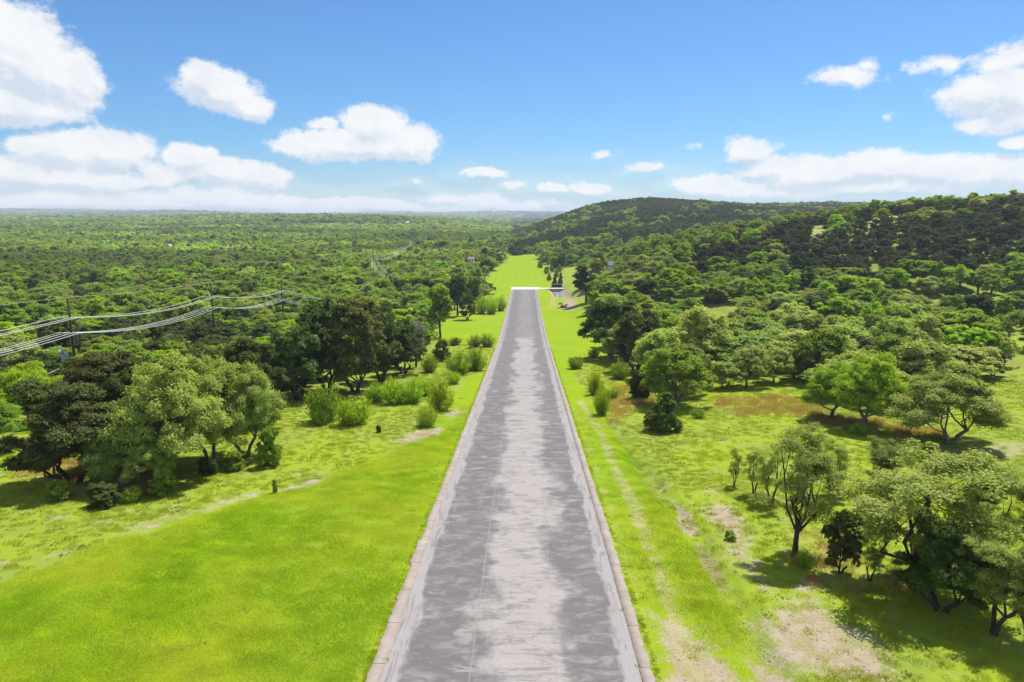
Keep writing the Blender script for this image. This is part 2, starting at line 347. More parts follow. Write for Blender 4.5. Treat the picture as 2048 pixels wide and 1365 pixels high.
# ------------------------------------------------------------------ road
def road_mat():
    m, T = new_mat('worn_asphalt'); p = pos(T); xyz = T.node('ShaderNodeSeparateXYZ'); T.put(xyz.inputs[0], p); x, y = xyz.outputs[0], xyz.outputs[1]
    ax = T.math('ABSOLUTE', x)
    pn = T.vscale(p, .42, .75, 0)
    a = T.noise(pn, .55, 10, .70, .5); b = T.noise(pn, 1.5, 9, .70, 1.0); big = T.noise(T.vscale(p, .5, .16, 0), 1., 3, .5); fine = T.noise(p, 14., 3, .7); grit = T.noise(p, 60., 2, .8)
    e = T.math('ADD', T.math('ABSOLUTE', T.math('SUBTRACT', x, .45)), T.math('MULTIPLY_ADD', a, 4.4, -2.2))
    e = T.math('ADD', e, T.math('MULTIPLY_ADD', big, 4.6, -2.3)); e = T.math('ADD', e, T.math('MULTIPLY_ADD', b, 2.2, -1.1))
    band = T.math('MULTIPLY', T.mapr(e, 1.0, 2.3), T.mapr(T.noise(T.vscale(p, .5, 1.0, 0), 1.3, 7, .72, .5), .66, .46, .45, 1.))
    spots = T.math('MULTIPLY', T.mapr(b, .50, .68), .7)
    dark = T.math('MAXIMUM', band, spots)
    edge = T.mapr(T.math('ADD', ax, T.math('MULTIPLY_ADD', T.noise(T.vscale(p, .8, .22, 0), 1.4, 5, .65, .8), 1.5, -.75)), 4.15, 4.45)
    dark = T.math('MULTIPLY', dark, T.math('SUBTRACT', 1., T.math('MULTIPLY', edge, .8)))
    farm = T.mapr(T.math('ADD', y, T.math('MULTIPLY', big, 4.)), 150, 155)
    dark = T.math('MAXIMUM', dark, T.math('MULTIPLY', farm, T.mapr(a, .2, .75, .95, .4)))
    pale = T.mix(T.mapr(fine, .35, .65), (.335, .298, .272), (.27, .242, .224)); dk = T.mix(T.mapr(fine, .3, .7), (.094, .086, .085), (.120, .110, .107))
    c = T.mix(dark, pale, dk)
    c = T.mix(T.math('MULTIPLY', edge, .5), c, (.29, .265, .255))
    def line(x0, w, col_, k):
        nonlocal c
        wob = T.math('MULTIPLY_ADD', T.noise(T.vscale(p, 0, .5, 0), 1., 3), .16, x0-.08)
        l = T.mapr(T.math('ABSOLUTE', T.math('SUBTRACT', x, wob)), w, w*.4); c = T.mix(T.math('MULTIPLY', l, k), c, col_)
    line(-1.59, .05, (.25, .19, .15), .75); line(1.73, .035, (.27, .22, .19), .5)
    # cracks
    v = T.node('ShaderNodeTexVoronoi', feature='DISTANCE_TO_EDGE'); T.put(v.inputs['Vector'], T.node('ShaderNodeVectorMath', operation='ADD').outputs[0]); 
    va = v.inputs['Vector'].links[0].from_node; T.put(va.inputs[0], T.vscale(p, .9, .35, 0)); T.put(va.inputs[1], T.noise(p, .8, 4, .6, out='Color')); v.inputs['Scale'].default_value = .55
    cr = T.math('MULTIPLY', T.mapr(v.outputs[0], .012, .003), T.mapr(T.noise(p, .35, 2), .48, .6))
    lg = T.noise(T.vscale(p, 3.2, .28, 0), 1., 5, .7, 1.4); c = T.mix(T.math('MULTIPLY', T.mapr(lg, .5, .62), T.math('MULTIPLY', edge, .75)), c, (.15, .137, .137))
    st = T.noise(T.vscale(p, .3, 1.4, 0), 1.3, 9, .72, 1.3); c = T.mix(T.math('MULTIPLY', T.mapr(st, .50, .62), T.math('SUBTRACT', .6, T.math('MULTIPLY', edge, .6))), c, (.125, .115, .117))
    pl = T.noise(T.vscale(p, .3, 1.1, 0), 1.2, 6, .65, .8); c = T.mix(T.math('MULTIPLY', T.mapr(pl, .57, .7), .6), c, (.33, .297, .283))
    c = T.mix(T.math('MULTIPLY', cr, .42), c, (.10, .09, .09))
    c = T.mix(.12, c, T.mix(grit, (.07, .07, .07), (.38, .36, .34)))
    finish(T, c, .85, T.math('ADD', fine, T.math('MULTIPLY', grit, .6)), .25, .01, .25); return m
def concrete_mat(name, c1=(.36, .30, .25), c2=(.28, .23, .19), joint=0.0):
    m, T = new_mat(name); p = pos(T); n = T.noise(p, 1.3, 5, .65); f = T.noise(p, 12, 4, .7)
    c = T.mix(T.mapr(n, .35, .65), c1, c2); c = T.mix(T.math('MULTIPLY', T.mapr(f, .5, .7), .5), c, (.20, .165, .13))
    if joint:
        xyz = T.node('ShaderNodeSeparateXYZ'); T.put(xyz.inputs[0], p)
        q = T.math('FRACT', T.math('DIVIDE', xyz.outputs[1], joint)); j = T.mapr(T.math('ABSOLUTE', T.math('SUBTRACT', q, .5)), .49, .497)
        wn = T.node('ShaderNodeTexWhiteNoise', noise_dimensions='1D'); T.put(wn.inputs['W'], T.math('FLOOR', T.math('ADD', T.math('DIVIDE', xyz.outputs[1], joint), .5)))
        c = T.mix(T.math('MULTIPLY', wn.outputs[0], .4), c, (.24, .195, .16)); c = T.mix(j, c, (.09, .08, .07))
    finish(T, c, .9, f, .4, .02, .2); return m
def build_road():
    ys = np.arange(-12, 286.01, .5); xs = np.array([-4.97, -4, -2.5, 0, 2.5, 4, 4.97])
    X, Y = np.meshgrid(xs, ys); Z = prof(Y)+.03+.05*(1-np.abs(X)/5)
    nr, nc = X.shape; i = np.arange(nr*nc).reshape(nr, nc)
    fc = np.stack([i[:-1, :-1], i[:-1, 1:], i[1:, 1:], i[1:, :-1]], -1).reshape(-1, 4)
    o = mesh_obj('road', np.stack([X, Y, Z], -1).reshape(-1, 3), fc, road_mat(), smooth=True); tag(o, 'long worn grey asphalt road running straight down the slope', kind='structure')
    KM = concrete_mat('kerb_concrete', joint=3.0)
    for s in (-1, 1):
        r = np.random.default_rng(5+s); V = []; Fc = []
        ys = np.arange(-12, 286.01, .25); off = np.repeat(r.normal(0, .025, len(ys)//12+2), 12)[:len(ys)]
        outer = 5.46+off+r.normal(0, .028, len(ys)); inner = 4.97+r.normal(0, .006, len(ys)); z = prof(ys)
        ht = .075+np.repeat(r.normal(0, .008, len(ys)//12+2), 12)[:len(ys)]
        ring = np.stack([np.stack([s*inner, ys, z-.05], -1), np.stack([s*inner, ys, z+ht], -1), np.stack([s*(outer-.03), ys, z+ht], -1), np.stack([s*outer, ys, z+ht-.03], -1), np.stack([s*(outer+.02), ys, z-.15], -1)], 1)
        n = len(ys); i = np.arange(n*5).reshape(n, 5)
        fc = np.stack([i[:-1, :-1], i[:-1, 1:], i[1:, 1:], i[1:, :-1]], -1).reshape(-1, 4)
        if s > 0: fc = fc[:, ::-1]
        o = mesh_obj('kerb', ring.reshape(-1, 3), fc, KM)
        tag(o, 'pale pinkish concrete edging of jointed slabs along the '+('lawn' if s < 0 else 'creek')+' side of the road', kind='structure')
    # pale concrete apron and the path to the culvert
    AP = concrete_mat('pale_concrete', (.62, .58, .52), (.52, .48, .43))
    pts = [(-5.5, 286), (5.5, 286), (6.5, 288), (9, 288.6), (26, 289.2), (26, 293.2), (8, 293.4), (5.5, 296.5), (-5.5, 297)]
    g = []; xs = np.concatenate([np.linspace(-5.5, 5.5, 9), [6.5, 8, 10, 12, 14, 16, 18, 20, 23, 26]])
    lo = np.interp(xs, [-5.5, 5.5, 6.5, 9, 26], [286, 286, 288, 288.6, 289.2]); hi = np.interp(xs, [-5.5, 5.5, 8, 26], [297, 296.5, 293.4, 293.2])
    zz = prof(0*xs+290)+.1
    V = np.concatenate([np.stack([xs, lo, prof(lo)+.09], -1), np.stack([xs, hi, prof(hi)+.09], -1), np.stack([xs, lo, prof(lo)-.4], -1), np.stack([xs, hi, prof(hi)-.4], -1)])
    n = len(xs); Fc = []
    for k in range(n-1): Fc += [(k, k+1, n+k+1, n+k), (2*n+k, 2*n+k+1, k+1, k), (n+k, n+k+1, 3*n+k+1, 3*n+k)]
    o = mesh_obj('path', V, Fc, AP); tag(o, 'pale concrete apron and path crossing the road end', kind='structure')
build_road()

# ------------------------------------------------------------------ generic shapes
class MB:
    def __init__(s): s.v = []; s.f = []
    def box(s, c, d, rz=0, tilt=None):
        cx, cy, cz = c; dx, dy, dz = (k/2 for k in d); b = len(s.v); ca, sa = math.cos(rz), math.sin(rz)
        for x, y, z in ((-1, -1, -1), (1, -1, -1), (1, 1, -1), (-1, 1, -1), (-1, -1, 1), (1, -1, 1), (1, 1, 1), (-1, 1, 1)):
            x *= dx; y *= dy; s.v.append((cx+x*ca-y*sa, cy+x*sa+y*ca, cz+z*dz))
        s.f += [tuple(b+i for i in q) for q in ((0, 3, 2, 1), (4, 5, 6, 7), (0, 1, 5, 4), (1, 2, 6, 5), (2, 3, 7, 6), (3, 0, 4, 7))]; return s
    def tube(s, pts, rad, n=8, cap=True):
        pts = [Vector(p) for p in pts]; rad = [rad]*len(pts) if isinstance(rad, (int, float)) else rad; b = len(s.v)
        for i, p in enumerate(pts):
            t = (pts[min(i+1, len(pts)-1)]-pts[max(i-1, 0)]).normalized(); a = t.orthogonal() if abs(t.z) > .999 else t.cross(Vector((0, 0, 1)))
            a.normalize(); c = t.cross(a)
            for k in range(n):
                w = 2*math.pi*k/n; s.v.append(tuple(p+(a*math.cos(w)+c*math.sin(w))*rad[i]))
        for i in range(len(pts)-1):
            for k in range(n):
                q = b+i*n; s.f.append((q+k, q+(k+1) % n, q+n+(k+1) % n, q+n+k))
        if cap: s.f += [tuple(b+k for k in range(n))[::-1], tuple(b+(len(pts)-1)*n+k for k in range(n))]
        return s
    def build(s, name, mat, parent=None, smooth=False, link=True): return mesh_obj(name, s.v, s.f, mat, parent, smooth, link)

# ------------------------------------------------------------------ tree prototypes
def unit(v): return v/np.maximum(np.linalg.norm(v, axis=-1, keepdims=True), 1e-9)
def leaves(C, N, size, r, aspect=1.6, droop=None):
    """Rhombic leaf faces centred on C with normals near N."""
    n = len(C); N = unit(N+r.normal(0, .55, (n, 3))); A = unit(np.cross(N, r.normal(0, 1, (n, 3)))) if droop is None else unit(droop-N*np.sum(droop*N, 1, keepdims=True)+1e-4)
    B = np.cross(N, A); s = (size*r.uniform(.6, 1.35, n))[:, None]; a = A*s*aspect*.5; b = B*s*.5
    V = np.stack([C-a, C+b*.9, C+a, C-b*.9], 1).reshape(-1, 3); Fc = np.arange(4*n).reshape(n, 4)
    return V, Fc
def add_tint(o, t, k=4):
    a = o.data.attributes.new('tint', 'FLOAT', 'POINT'); a.data.foreach_set('value', np.repeat(t, k).astype(np.float32))
def crown_clusters(r, kind, n):
    """Cluster centres (unit crown: radius 1, height 1) and radii."""
    out = []
    for i in range(n):
        if kind == 'oak':
            a = 2*math.pi*(i*.618+r.uniform(-.1, .1)); q = math.sqrt((i+.5)/n); zz = .80-.46*q**2.6+r.uniform(-.14, .06); rr = q*.80
            out.append((rr*math.cos(a)*r.uniform(.8, 1.12), rr*math.sin(a)*r.uniform(.8, 1.12), zz, r.uniform(.16, .29)))
        elif kind == 'elm':
            a = r.uniform(0, 6.283); z = r.uniform(.34, .88); q = .66*math.sqrt(max(0, 1-((z-.52)/.42)**2)); rr = q*r.uniform(.5, 1)
            out.append((rr*math.cos(a), rr*math.sin(a), z, r.uniform(.2, .32)))
        elif kind == 'juniper':
            a = r.uniform(0, 6.283); z = r.uniform(.2, .92); q = .78*math.sqrt(max(0.02, 1-((z-.45)/.52)**2)); rr = q*r.uniform(.35, 1)
            out.append((rr*math.cos(a), rr*math.sin(a), z, r.uniform(.17, .28)))
        elif kind == 'cone':
            a = r.uniform(0, 6.283); z = .12+.74*r.random()**1.25; rr = .80*(1-z)**.6*r.uniform(.45, 1)
            out.append((rr*math.cos(a), rr*math.sin(a), z, .16+.16*(1-z)))
        elif kind == 'sparse':
            a = r.uniform(0, 6.283); z = r.uniform(.30, .92); q = .75*math.sqrt(max(0, 1-((z-.58)/.46)**2)); rr = q*r.uniform(.3, 1.05)
            out.append((rr*math.cos(a), rr*math.sin(a), z, r.uniform(.20, .36)))
    return np.array(out)
def make_crown(seed, kind, ncl, nleaf, size, W=6.0, H=6.5, name='crown'):
    """A crown W across on a tree H tall; leaves lie in the shells of many overlapping sprays."""
    r = np.random.default_rng(seed); K = crown_clusters(r, kind, ncl); K0 = K.copy()
    sub = []
    for k in K:                                    # each cluster breaks into smaller sprays
        m = 7 if kind != 'sparse' else 5
        d = unit(r.normal(0, 1, (m, 3))); d[:, 2] = d[:, 2]*.8+.12
        for j in range(m): sub.append((*(k[:3]+d[j]*k[3]*.75*np.array([1, 1, .5*W/H])), k[3]*r.uniform(.34, .62)))
    S = np.array(sub); w = S[:, 3]**2; pick = r.choice(len(S), nleaf, p=w/w.sum())
    d = unit(r.normal(0, 1, (nleaf, 3))); d[:, 2] = np.where(d[:, 2] < -.25, -d[:, 2]*.7, d[:, 2])
    rad = S[pick, 3]*r.random(nleaf)**.42*(1+.22*np.abs(r.normal(0, 1, nleaf)))
    hs = np.array([W/2, W/2, W*.5]) if kind == 'cone' else np.array([W/2, W/2, W/2*.92])
    C = S[pick, :3]*np.array([W/2, W/2, H]) + d*rad[:, None]*hs
    N = d*.6+unit(C-np.array([0, 0, H*.35]))*.4+np.array([0, 0, .7])
    if kind in ('juniper', 'cone'):
        dr = unit(d*.6+np.array([0, 0, .8])+r.normal(0, .3, (nleaf, 3))); V, Fc = leaves(C, N, size, r, 2.0, dr)
    else: V, Fc = leaves(C, N, size, r)
    o = mesh_obj(name, V, Fc, NEEDLE if kind in ('juniper', 'cone') else LEAF, link=False)
    add_tint(o, np.clip(.5*r.random(nleaf)+.5*r.random(len(S))[pick], 0, 1)); o.data['_'] = 1
    return o, K0
def make_trunk(seed, K, W, H, kind, rad=.16, nl=7, mat=None, lean=0):
    r = np.random.default_rng(seed+99); m = MB()
    fork = H*{'oak': .2, 'elm': .3, 'juniper': .14, 'cone': .5, 'sparse': .24}[kind]
    stems = {'oak': 2, 'elm': 1, 'juniper': 3, 'cone': 1, 'sparse': 2}[kind]
    order = r.permutation(len(K)); sc = np.array([W/2, W/2, H])
    tops = []
    for s_ in range(stems):
        a = 6.283*s_/stems+r.uniform(0, 1.5); q = .14*W*(stems > 1)
        p0 = Vector((math.cos(a)*.12*(stems > 1), math.sin(a)*.12*(stems > 1), -.25)); p1 = Vector((math.cos(a)*q*.5, math.sin(a)*q*.5, fork*.55)); p2 = Vector((math.cos(a)*q, math.sin(a)*q, fork))
        R0 = rad*(1 if stems == 1 else .75)
        m.tube([p0, p0.lerp(p1, .45)+Vector((r.normal(0, .04), r.normal(0, .04), 0)), p1, p2], [R0*1.45, R0*1.08, R0*.95, R0*.85], 8); tops.append((p2, R0*.8))
    nb = min(len(K), nl)
    for b in range(nb):
        k = K[order[b]]; e = Vector((k[:3]*sc).tolist()); p, R0 = min(tops, key=lambda t: (t[0].xy-e.xy).length) if kind != 'cone' else tops[0]
        up = Vector((0, 0, .25*(e-p).length)); c1 = p.lerp(e, .33)+Vector((r.normal(0, .2), r.normal(0, .2), 0))-up*.25; c2 = p.lerp(e, .68)+up*.25+Vector((r.normal(0, .2), r.normal(0, .2), 0))
        rb = R0*r.uniform(.5, .75)
        m.tube([p-Vector((0, 0, .1)), c1, c2, e], [rb, rb*.75, rb*.45, rb*.12], 6, False)
        for t in range(3):
            s0 = c1.lerp(c2, r.uniform(.2, 1)); kk = K[order[(b*3+t) % len(K)]]; g = Vector((kk[:3]*sc).tolist()); g = s0.lerp(g, min(1, 1.6/max(.1, (g-s0).length)))+Vector((r.normal(0, .3), r.normal(0, .3), .3))
            m.tube([s0, s0.lerp(g, .5)+Vector((0, 0, .15)), g], [rb*.35, rb*.22, rb*.07], 5, False)
    return m.build('trunk', mat or BARK, None, True, False)
SPEC = {  # kind: (crown kind, clusters, leaves, leaf size, W, H, bark)
 'oak': ('oak', 42, 13500, .165, 6.4, 5.9, BARK), 'elm': ('elm', 20, 11000, .19, 5.2, 6.6, BARKD), 'juniper': ('juniper', 44, 14500, .13, 5.6, 5.8, BARKD),
 'cone': ('cone', 46, 15000, .095, 3.0, 3.2, BARKD), 'sparse': ('sparse', 30, 9000, .125, 4.6, 6.8, BARKD)}
PROTO = {}
def protos(kind, n, detail=1.0, size=1.0, seed0=0):
    ck, ncl, nl, sz, W, H, bk = SPEC[kind]; L = []
    for i in range(n):
        cr, K = make_crown(seed0+100*i+hash_(kind), ck, ncl, int(nl*detail), sz*size, W, H); tk = make_trunk(seed0+i, K, W, H, ck, .17 if kind != 'cone' else .05, 8, bk)
        L.append((cr, tk, W, H))
    return L
def hash_(s): return sum(ord(c)*(i+3) for i, c in enumerate(s)) % 997
NV = {'oak': 5, 'elm': 4, 'juniper': 5, 'cone': 3, 'sparse': 3}
for k in SPEC: PROTO[k] = protos(k, NV[k])
HERO = {k: protos(k, 3, {'sparse': 3.0, 'elm': 4.}.get(k, 4.8), {'juniper': .6}.get(k, .5), 5000) for k in ('oak', 'juniper', 'sparse', 'elm')}   # finer leaves for the nearest trees

def stem_bush(seed, n, W, H, size):
    """Upright willow-like shrub: many stems fanning from the root, narrow leaves up each."""
    r = np.random.default_rng(seed); C = []; D = []; m = MB()
    for s_ in range(n):
        a = r.uniform(0, 6.283); q = math.sqrt(r.random()); top = np.array([math.cos(a)*q*W/2*r.uniform(.8, 1.25), math.sin(a)*q*W/2, H*(1-.4*q**2)*r.uniform(.45, 1.15)]); b0 = np.array([math.cos(a)*q*W*.18, math.sin(a)*q*W*.18, 0])
        t = r.random(46)**.7; P = b0+(top-b0)*t[:, None]; P[:, :2] += (top-b0)[:2]*(t*(t-1)*.0)[:, None]; P += r.normal(0, .05+.03*W, P.shape)*np.array([1, 1, .6]); C.append(P); D.append(np.tile(top-b0, (46, 1)))
        if s_ % 4 == 0: m.tube([b0-[0, 0, .1], b0+(top-b0)*.5, b0+(top-b0)*.9], [.02, .013, .005], 4, False)
    C = np.concatenate(C); D = unit(unit(np.concatenate(D))+r.normal(0, .28, C.shape)); C[:, 2] = np.maximum(C[:, 2], .02)
    V, Fc = leaves(C, r.normal(0, 1, C.shape), size, r, 2.6, D)
    o = mesh_obj('foliage', V, Fc, LEAF, link=False); add_tint(o, r.random(len(C)))
    return o, m.build('stem', BARKD, None, False, False), W, H
PROTO['bush'] = [stem_bush(40+i, 80, 2.4, 2.0, .07) for i in range(4)]
def round_bush(seed):
    cr, K = make_crown(seed, 'juniper', 46, 13000, .08, 2.6, 2.4, 'foliage'); cr.data.vertices.foreach_set
    co = np.empty(len(cr.data.vertices)*3, np.float32); cr.data.vertices.foreach_get('co', co); co = co.reshape(-1, 3); co[:, 2] = co[:, 2]*1.25-.55; cr.data.vertices.foreach_set('co', co.ravel())
    return cr, make_trunk(seed, K, 2.0, 1.6, 'juniper', .05, 5, BARKD), 2.6, 2.2
PROTO['rbush'] = [round_bush(70+i) for i in range(3)]
def twig_tree(seed):
    r = np.random.default_rng(seed); K = crown_clusters(r, 'elm', 22); ck = make_trunk(seed, K, 3.4, 5.5, 'elm', .13, 20, BARKD)
    m = MB()
    for i in range(1100):
        k = K[r.integers(len(K))]; c = k[:3]*[1.7, 1.7, 5.5]; d = unit(r.normal(0, 1, 3)); d[2] = abs(d[2]); p = c+d*.2; q = c+d*r.uniform(.4, .95)
        m.tube([p, (p+q)/2+r.normal(0, .06, 3), q], [.014, .010, .004], 3, False)
    return m.build('crown', simple('grey_twigs', (.30, .24, .21), (.2, .16, .14), 3), None, False, False), ck, 3.4, 5.5
PROTO['dead'] = [twig_tree(3)]

# ------------------------------------------------------------------ tree placement
TONES = {'dusk': ('dusky dark', (.058, .088, .022)), 'sage': ('sage-green', (.47, .57, .125)), 'grey': ('grey-green', (.37, .465, .10)), 'mid': ('mid-green', (.295, .435, .03)), 'bright': ('bright green', (.40, .58, .016)),
         'dark': ('dark green', (.085, .14, .022)), 'olive': ('olive-dark', (.125, .145, .036)), 'pale': ('pale yellow-green', (.40, .47, .13)), 'brown': ('brownish', (.12, .10, .06)), 'bare': ('bare grey-brown', (.3, .25, .22))}
PLACED = []      # x, y, radius of hero plants
TREES = []       # dicts for labelling
def put(kind, x, y, h, w, tone, rng, hero=False, name=None, lab=None, cat=None, group=None, base=None, vi=None, rz=None):
    L = (HERO if hero and kind in HERO else PROTO)[kind]; cr, tk, W, H = L[rng.integers(len(L)) if vi is None else vi % len(L)]
    z = float(ground(x, y))
    nm = name or {'oak': 'live_oak', 'elm': 'broadleaf_tree', 'juniper': 'juniper_tree', 'cone': 'juniper_tree', 'sparse': 'thin_oak', 'bush': 'willow_shrub', 'rbush': 'round_shrub', 'dead': 'bare_tree'}[kind]
    e = empty(nm, (x, y, z), rng.uniform(0, 6.283) if rz is None else rz)
    e.scale = (w/W, w/W, h/H)
    cc = TONES[tone][1]
    for s in (cr, tk):
        c = s.copy(); col.objects.link(c); c.parent = e; c.color = (*cc, 1)
    tag(e, lab, cat or {'oak': 'oak tree', 'elm': 'tree', 'juniper': 'juniper tree', 'cone': 'juniper tree', 'sparse': 'tree', 'bush': 'shrub', 'rbush': 'shrub', 'dead': 'bare tree'}[kind], group)
    PLACED.append((x, y, w/2)); return e
rng = np.random.default_rng(21)
def hero(kind, px, py, hp, wp, tone, lab, cat=None, name=None, group=None, vi=None, rz=None, dx=0):
    x, y = hit(px, py); d = project([x, y, float(ground(x, y))])[2]
    return put(kind, float(x), float(y), hp*d/F*1.02, wp*d/F, tone, rng, kind in HERO and d < 75, name, lab, cat, group, vi=vi, rz=rz)
HL = [
 # grove beside the lower lawn
 ('juniper', 146, 968, 205, 250, 'olive', 'wide olive-dark juniper with a bare leaning trunk in dry red grass at the lawn grove'),
 ('oak', 345, 962, 255, 235, 'grey', 'grey-green live oak with pale spreading limbs in the middle of the lawn grove'),
 ('oak', 425, 925, 232, 185, 'grey', 'tall silvery live oak with a straight thin trunk in the lawn grove'),
 ('oak', 490, 915, 200, 160, 'grey', 'forked dark-trunked oak at the road-side corner of the lawn grove'),
 ('juniper', 268, 925, 180, 150, 'dark', 'dark juniper between the two trunks of the lawn grove, set back in shade'),
 ('juniper', 215, 880, 175, 190, 'olive', 'olive-dark juniper rising behind the leaning juniper of the lawn grove'),
 ('juniper', 395, 868, 170, 170, 'dark', 'dark juniper showing behind the silvery oaks of the lawn grove'),
 ('juniper', 512, 850, 165, 150, 'dark', 'dense dark juniper behind the road-side end of the lawn grove'),
 ('oak', 60, 850, 135, 150, 'bright', 'bright green oak behind the leaning juniper, under the power cables'),
 ('oak', -30, 905, 130, 150, 'mid', 'mid-green oak cut by the photo edge beside the leaning juniper'),
 ('oak', 300, 985, 120, 110, 'grey', 'low multi-stemmed oak filling the front of the lawn grove'),
 ('oak', 235, 975, 150, 130, 'grey', 'grey-green oak between the leaning juniper and the spreading silvery oak'),
 # dark junipers above the willow shrubs
 ('juniper', 598, 800, 150, 130, 'dark', 'dark juniper with bare lower stems first in the shaded row behind the willow shrubs'),
 ('juniper', 655, 782, 180, 150, 'dark', 'tall dark juniper second in the shaded row behind the willow shrubs'),
 ('juniper', 712, 786, 185, 160, 'olive', 'many-stemmed juniper with widely forking grey trunk behind the willow shrubs'),
 ('juniper', 762, 762, 140, 110, 'dark', 'dark juniper between the forking juniper and the bushy one'),
 ('juniper', 808, 748, 108, 100, 'dark', 'bushy dark juniper with its crown reaching the ground at the row end'),
 ('dead', 833, 735, 100, 60, 'bare', 'bare grey-brown leafless tree at the end of the dark juniper row'),
 ('elm', 880, 676, 110, 66, 'bright', 'slender bright green tree standing alone at the upper lawn corner'),
 ('elm', 915, 632, 84, 58, 'dark', 'dense dark green tree at the back edge of the upper lawn'),
 ('elm', 950, 622, 72, 46, 'mid', 'mid-green tree next to the willow thicket behind the upper lawn'),
 ('juniper', 935, 640, 50, 40, 'dark', 'low dark juniper tucked under the trees at the back of the upper lawn'),
 # right side, far to near
 ('elm', 1172, 606, 78, 66, 'dark', 'dark dense tree leaning over the creek beside the boulders'),
 ('elm', 1195, 622, 62, 60, 'mid', 'mid-green tree just behind the dark creekside tree'),
 ('oak', 1222, 718, 132, 140, 'dark', 'large dark oak overhanging the mown strip and shading it'),
 ('juniper', 1272, 742, 120, 110, 'olive', 'olive-brown juniper close behind the overhanging dark oak'),
 ('oak', 1315, 715, 110, 120, 'mid', 'mid-green oak between the overhanging oak and the grey-green thicket'),
 ('oak', 1352, 812, 130, 155, 'mid', 'broad spreading oak with a low drooping limb behind the young cedar'),
 ('cone', 1325, 862, 84, 84, 'dark', 'young cone-shaped cedar standing in front of the broad spreading oak'),
 ('rbush', 1276, 800, 52, 54, 'dark', 'round dark cedar bush at the ditch side of the broad spreading oak'),
 ('oak', 1400, 742, 130, 150, 'sage', 'large pale grey-green oak behind the small grove at the meadow end'),
 ('oak', 1447, 778, 62, 84, 'sage', 'low rounded oak at the near end of the small meadow grove'),
 ('oak', 1495, 774, 90, 96, 'grey', 'oak with clustered dark stems in the middle of the small meadow grove'),
 ('oak', 1548, 766, 80, 86, 'sage', 'oak with two thin visible trunks in the small meadow grove'),
 ('oak', 1592, 758, 66, 66, 'grey', 'small oak at the far end of the small meadow grove'),
 ('oak', 1660, 838, 120, 130, 'bright', 'bright oak with a single slim trunk beside the many-stemmed oak'),
 ('oak', 1735, 858, 155, 170, 'bright', 'bright many-stemmed oak in the centre of the meadow grove'),
 ('oak', 1895, 888, 160, 225, 'sage', 'very wide grey-green oak with dark contorted trunk and deep shade'),
 ('oak', 1835, 790, 120, 150, 'grey', 'pale oak behind the very wide grey-green oak'),
 ('juniper', 1985, 752, 58, 56, 'dark', 'single dark juniper in the small upper meadow clearing'),
 ('oak', 2040, 700, 90, 120, 'mid', 'mid-green oak at the back of the small upper meadow clearing'),
 # the nearest trees on the meadow
 ('sparse', 1588, 1112, 262, 180, 'sage', 'tall twin-trunked oak with thin airy crown rising from red grass'),
 ('sparse', 1468, 972, 76, 36, 'sage', 'tiny thin sapling, outermost of the small trees near the twin-trunked oak'),
 ('sparse', 1508, 988, 100, 62, 'sage', 'small thin tree second in line beside the twin-trunked oak'),
 ('sparse', 1542, 1008, 128, 74, 'sage', 'small leafy tree just behind the twin-trunked oak'),
 ('sparse', 1664, 992, 122, 84, 'sage', 'small tree between the twin-trunked oak and the great leaning oak'),
 ('sparse', 1836, 1175, 310, 330, 'sage', 'great oak with a long leaning limb and wide open crown'),
 ('sparse', 1765, 1000, 130, 110, 'grey', 'small oak hidden behind the great leaning oak'),
 ('juniper', 1880, 1222, 185, 200, 'dark', 'dense dark juniper bush-tree at the foot of the great leaning oak'),
 ('juniper', 1680, 1146, 128, 84, 'olive', 'young multi-stemmed cedar with a bare thin base in red grass'),
 ('sparse', 1738, 1162, 96, 60, 'grey', 'slender sapling between the young cedar and the dark juniper'),
 ('rbush', 1964, 1000, 74, 78, 'olive', 'round olive-green cedar bush alone on the open meadow'),
 ('sparse', 2026, 1140, 205, 165, 'grey', 'thin dark-trunked oak behind the bright near trees at the photo edge'),
 ('sparse', 1985, 1268, 215, 165, 'grey', 'leafy green tree beside the dark juniper in deep shade'),
 ('sparse', 2062, 1285, 240, 170, 'grey', 'leafy green tree cut by the photo edge at the near corner'),
 ('sparse', 1878, 955, 42, 22, 'grey', 'tiny lone sapling behind the great leaning oak on open meadow'),
]
for h in HL: hero(h[0], h[1], h[2], h[3], h[4], h[5], h[6])
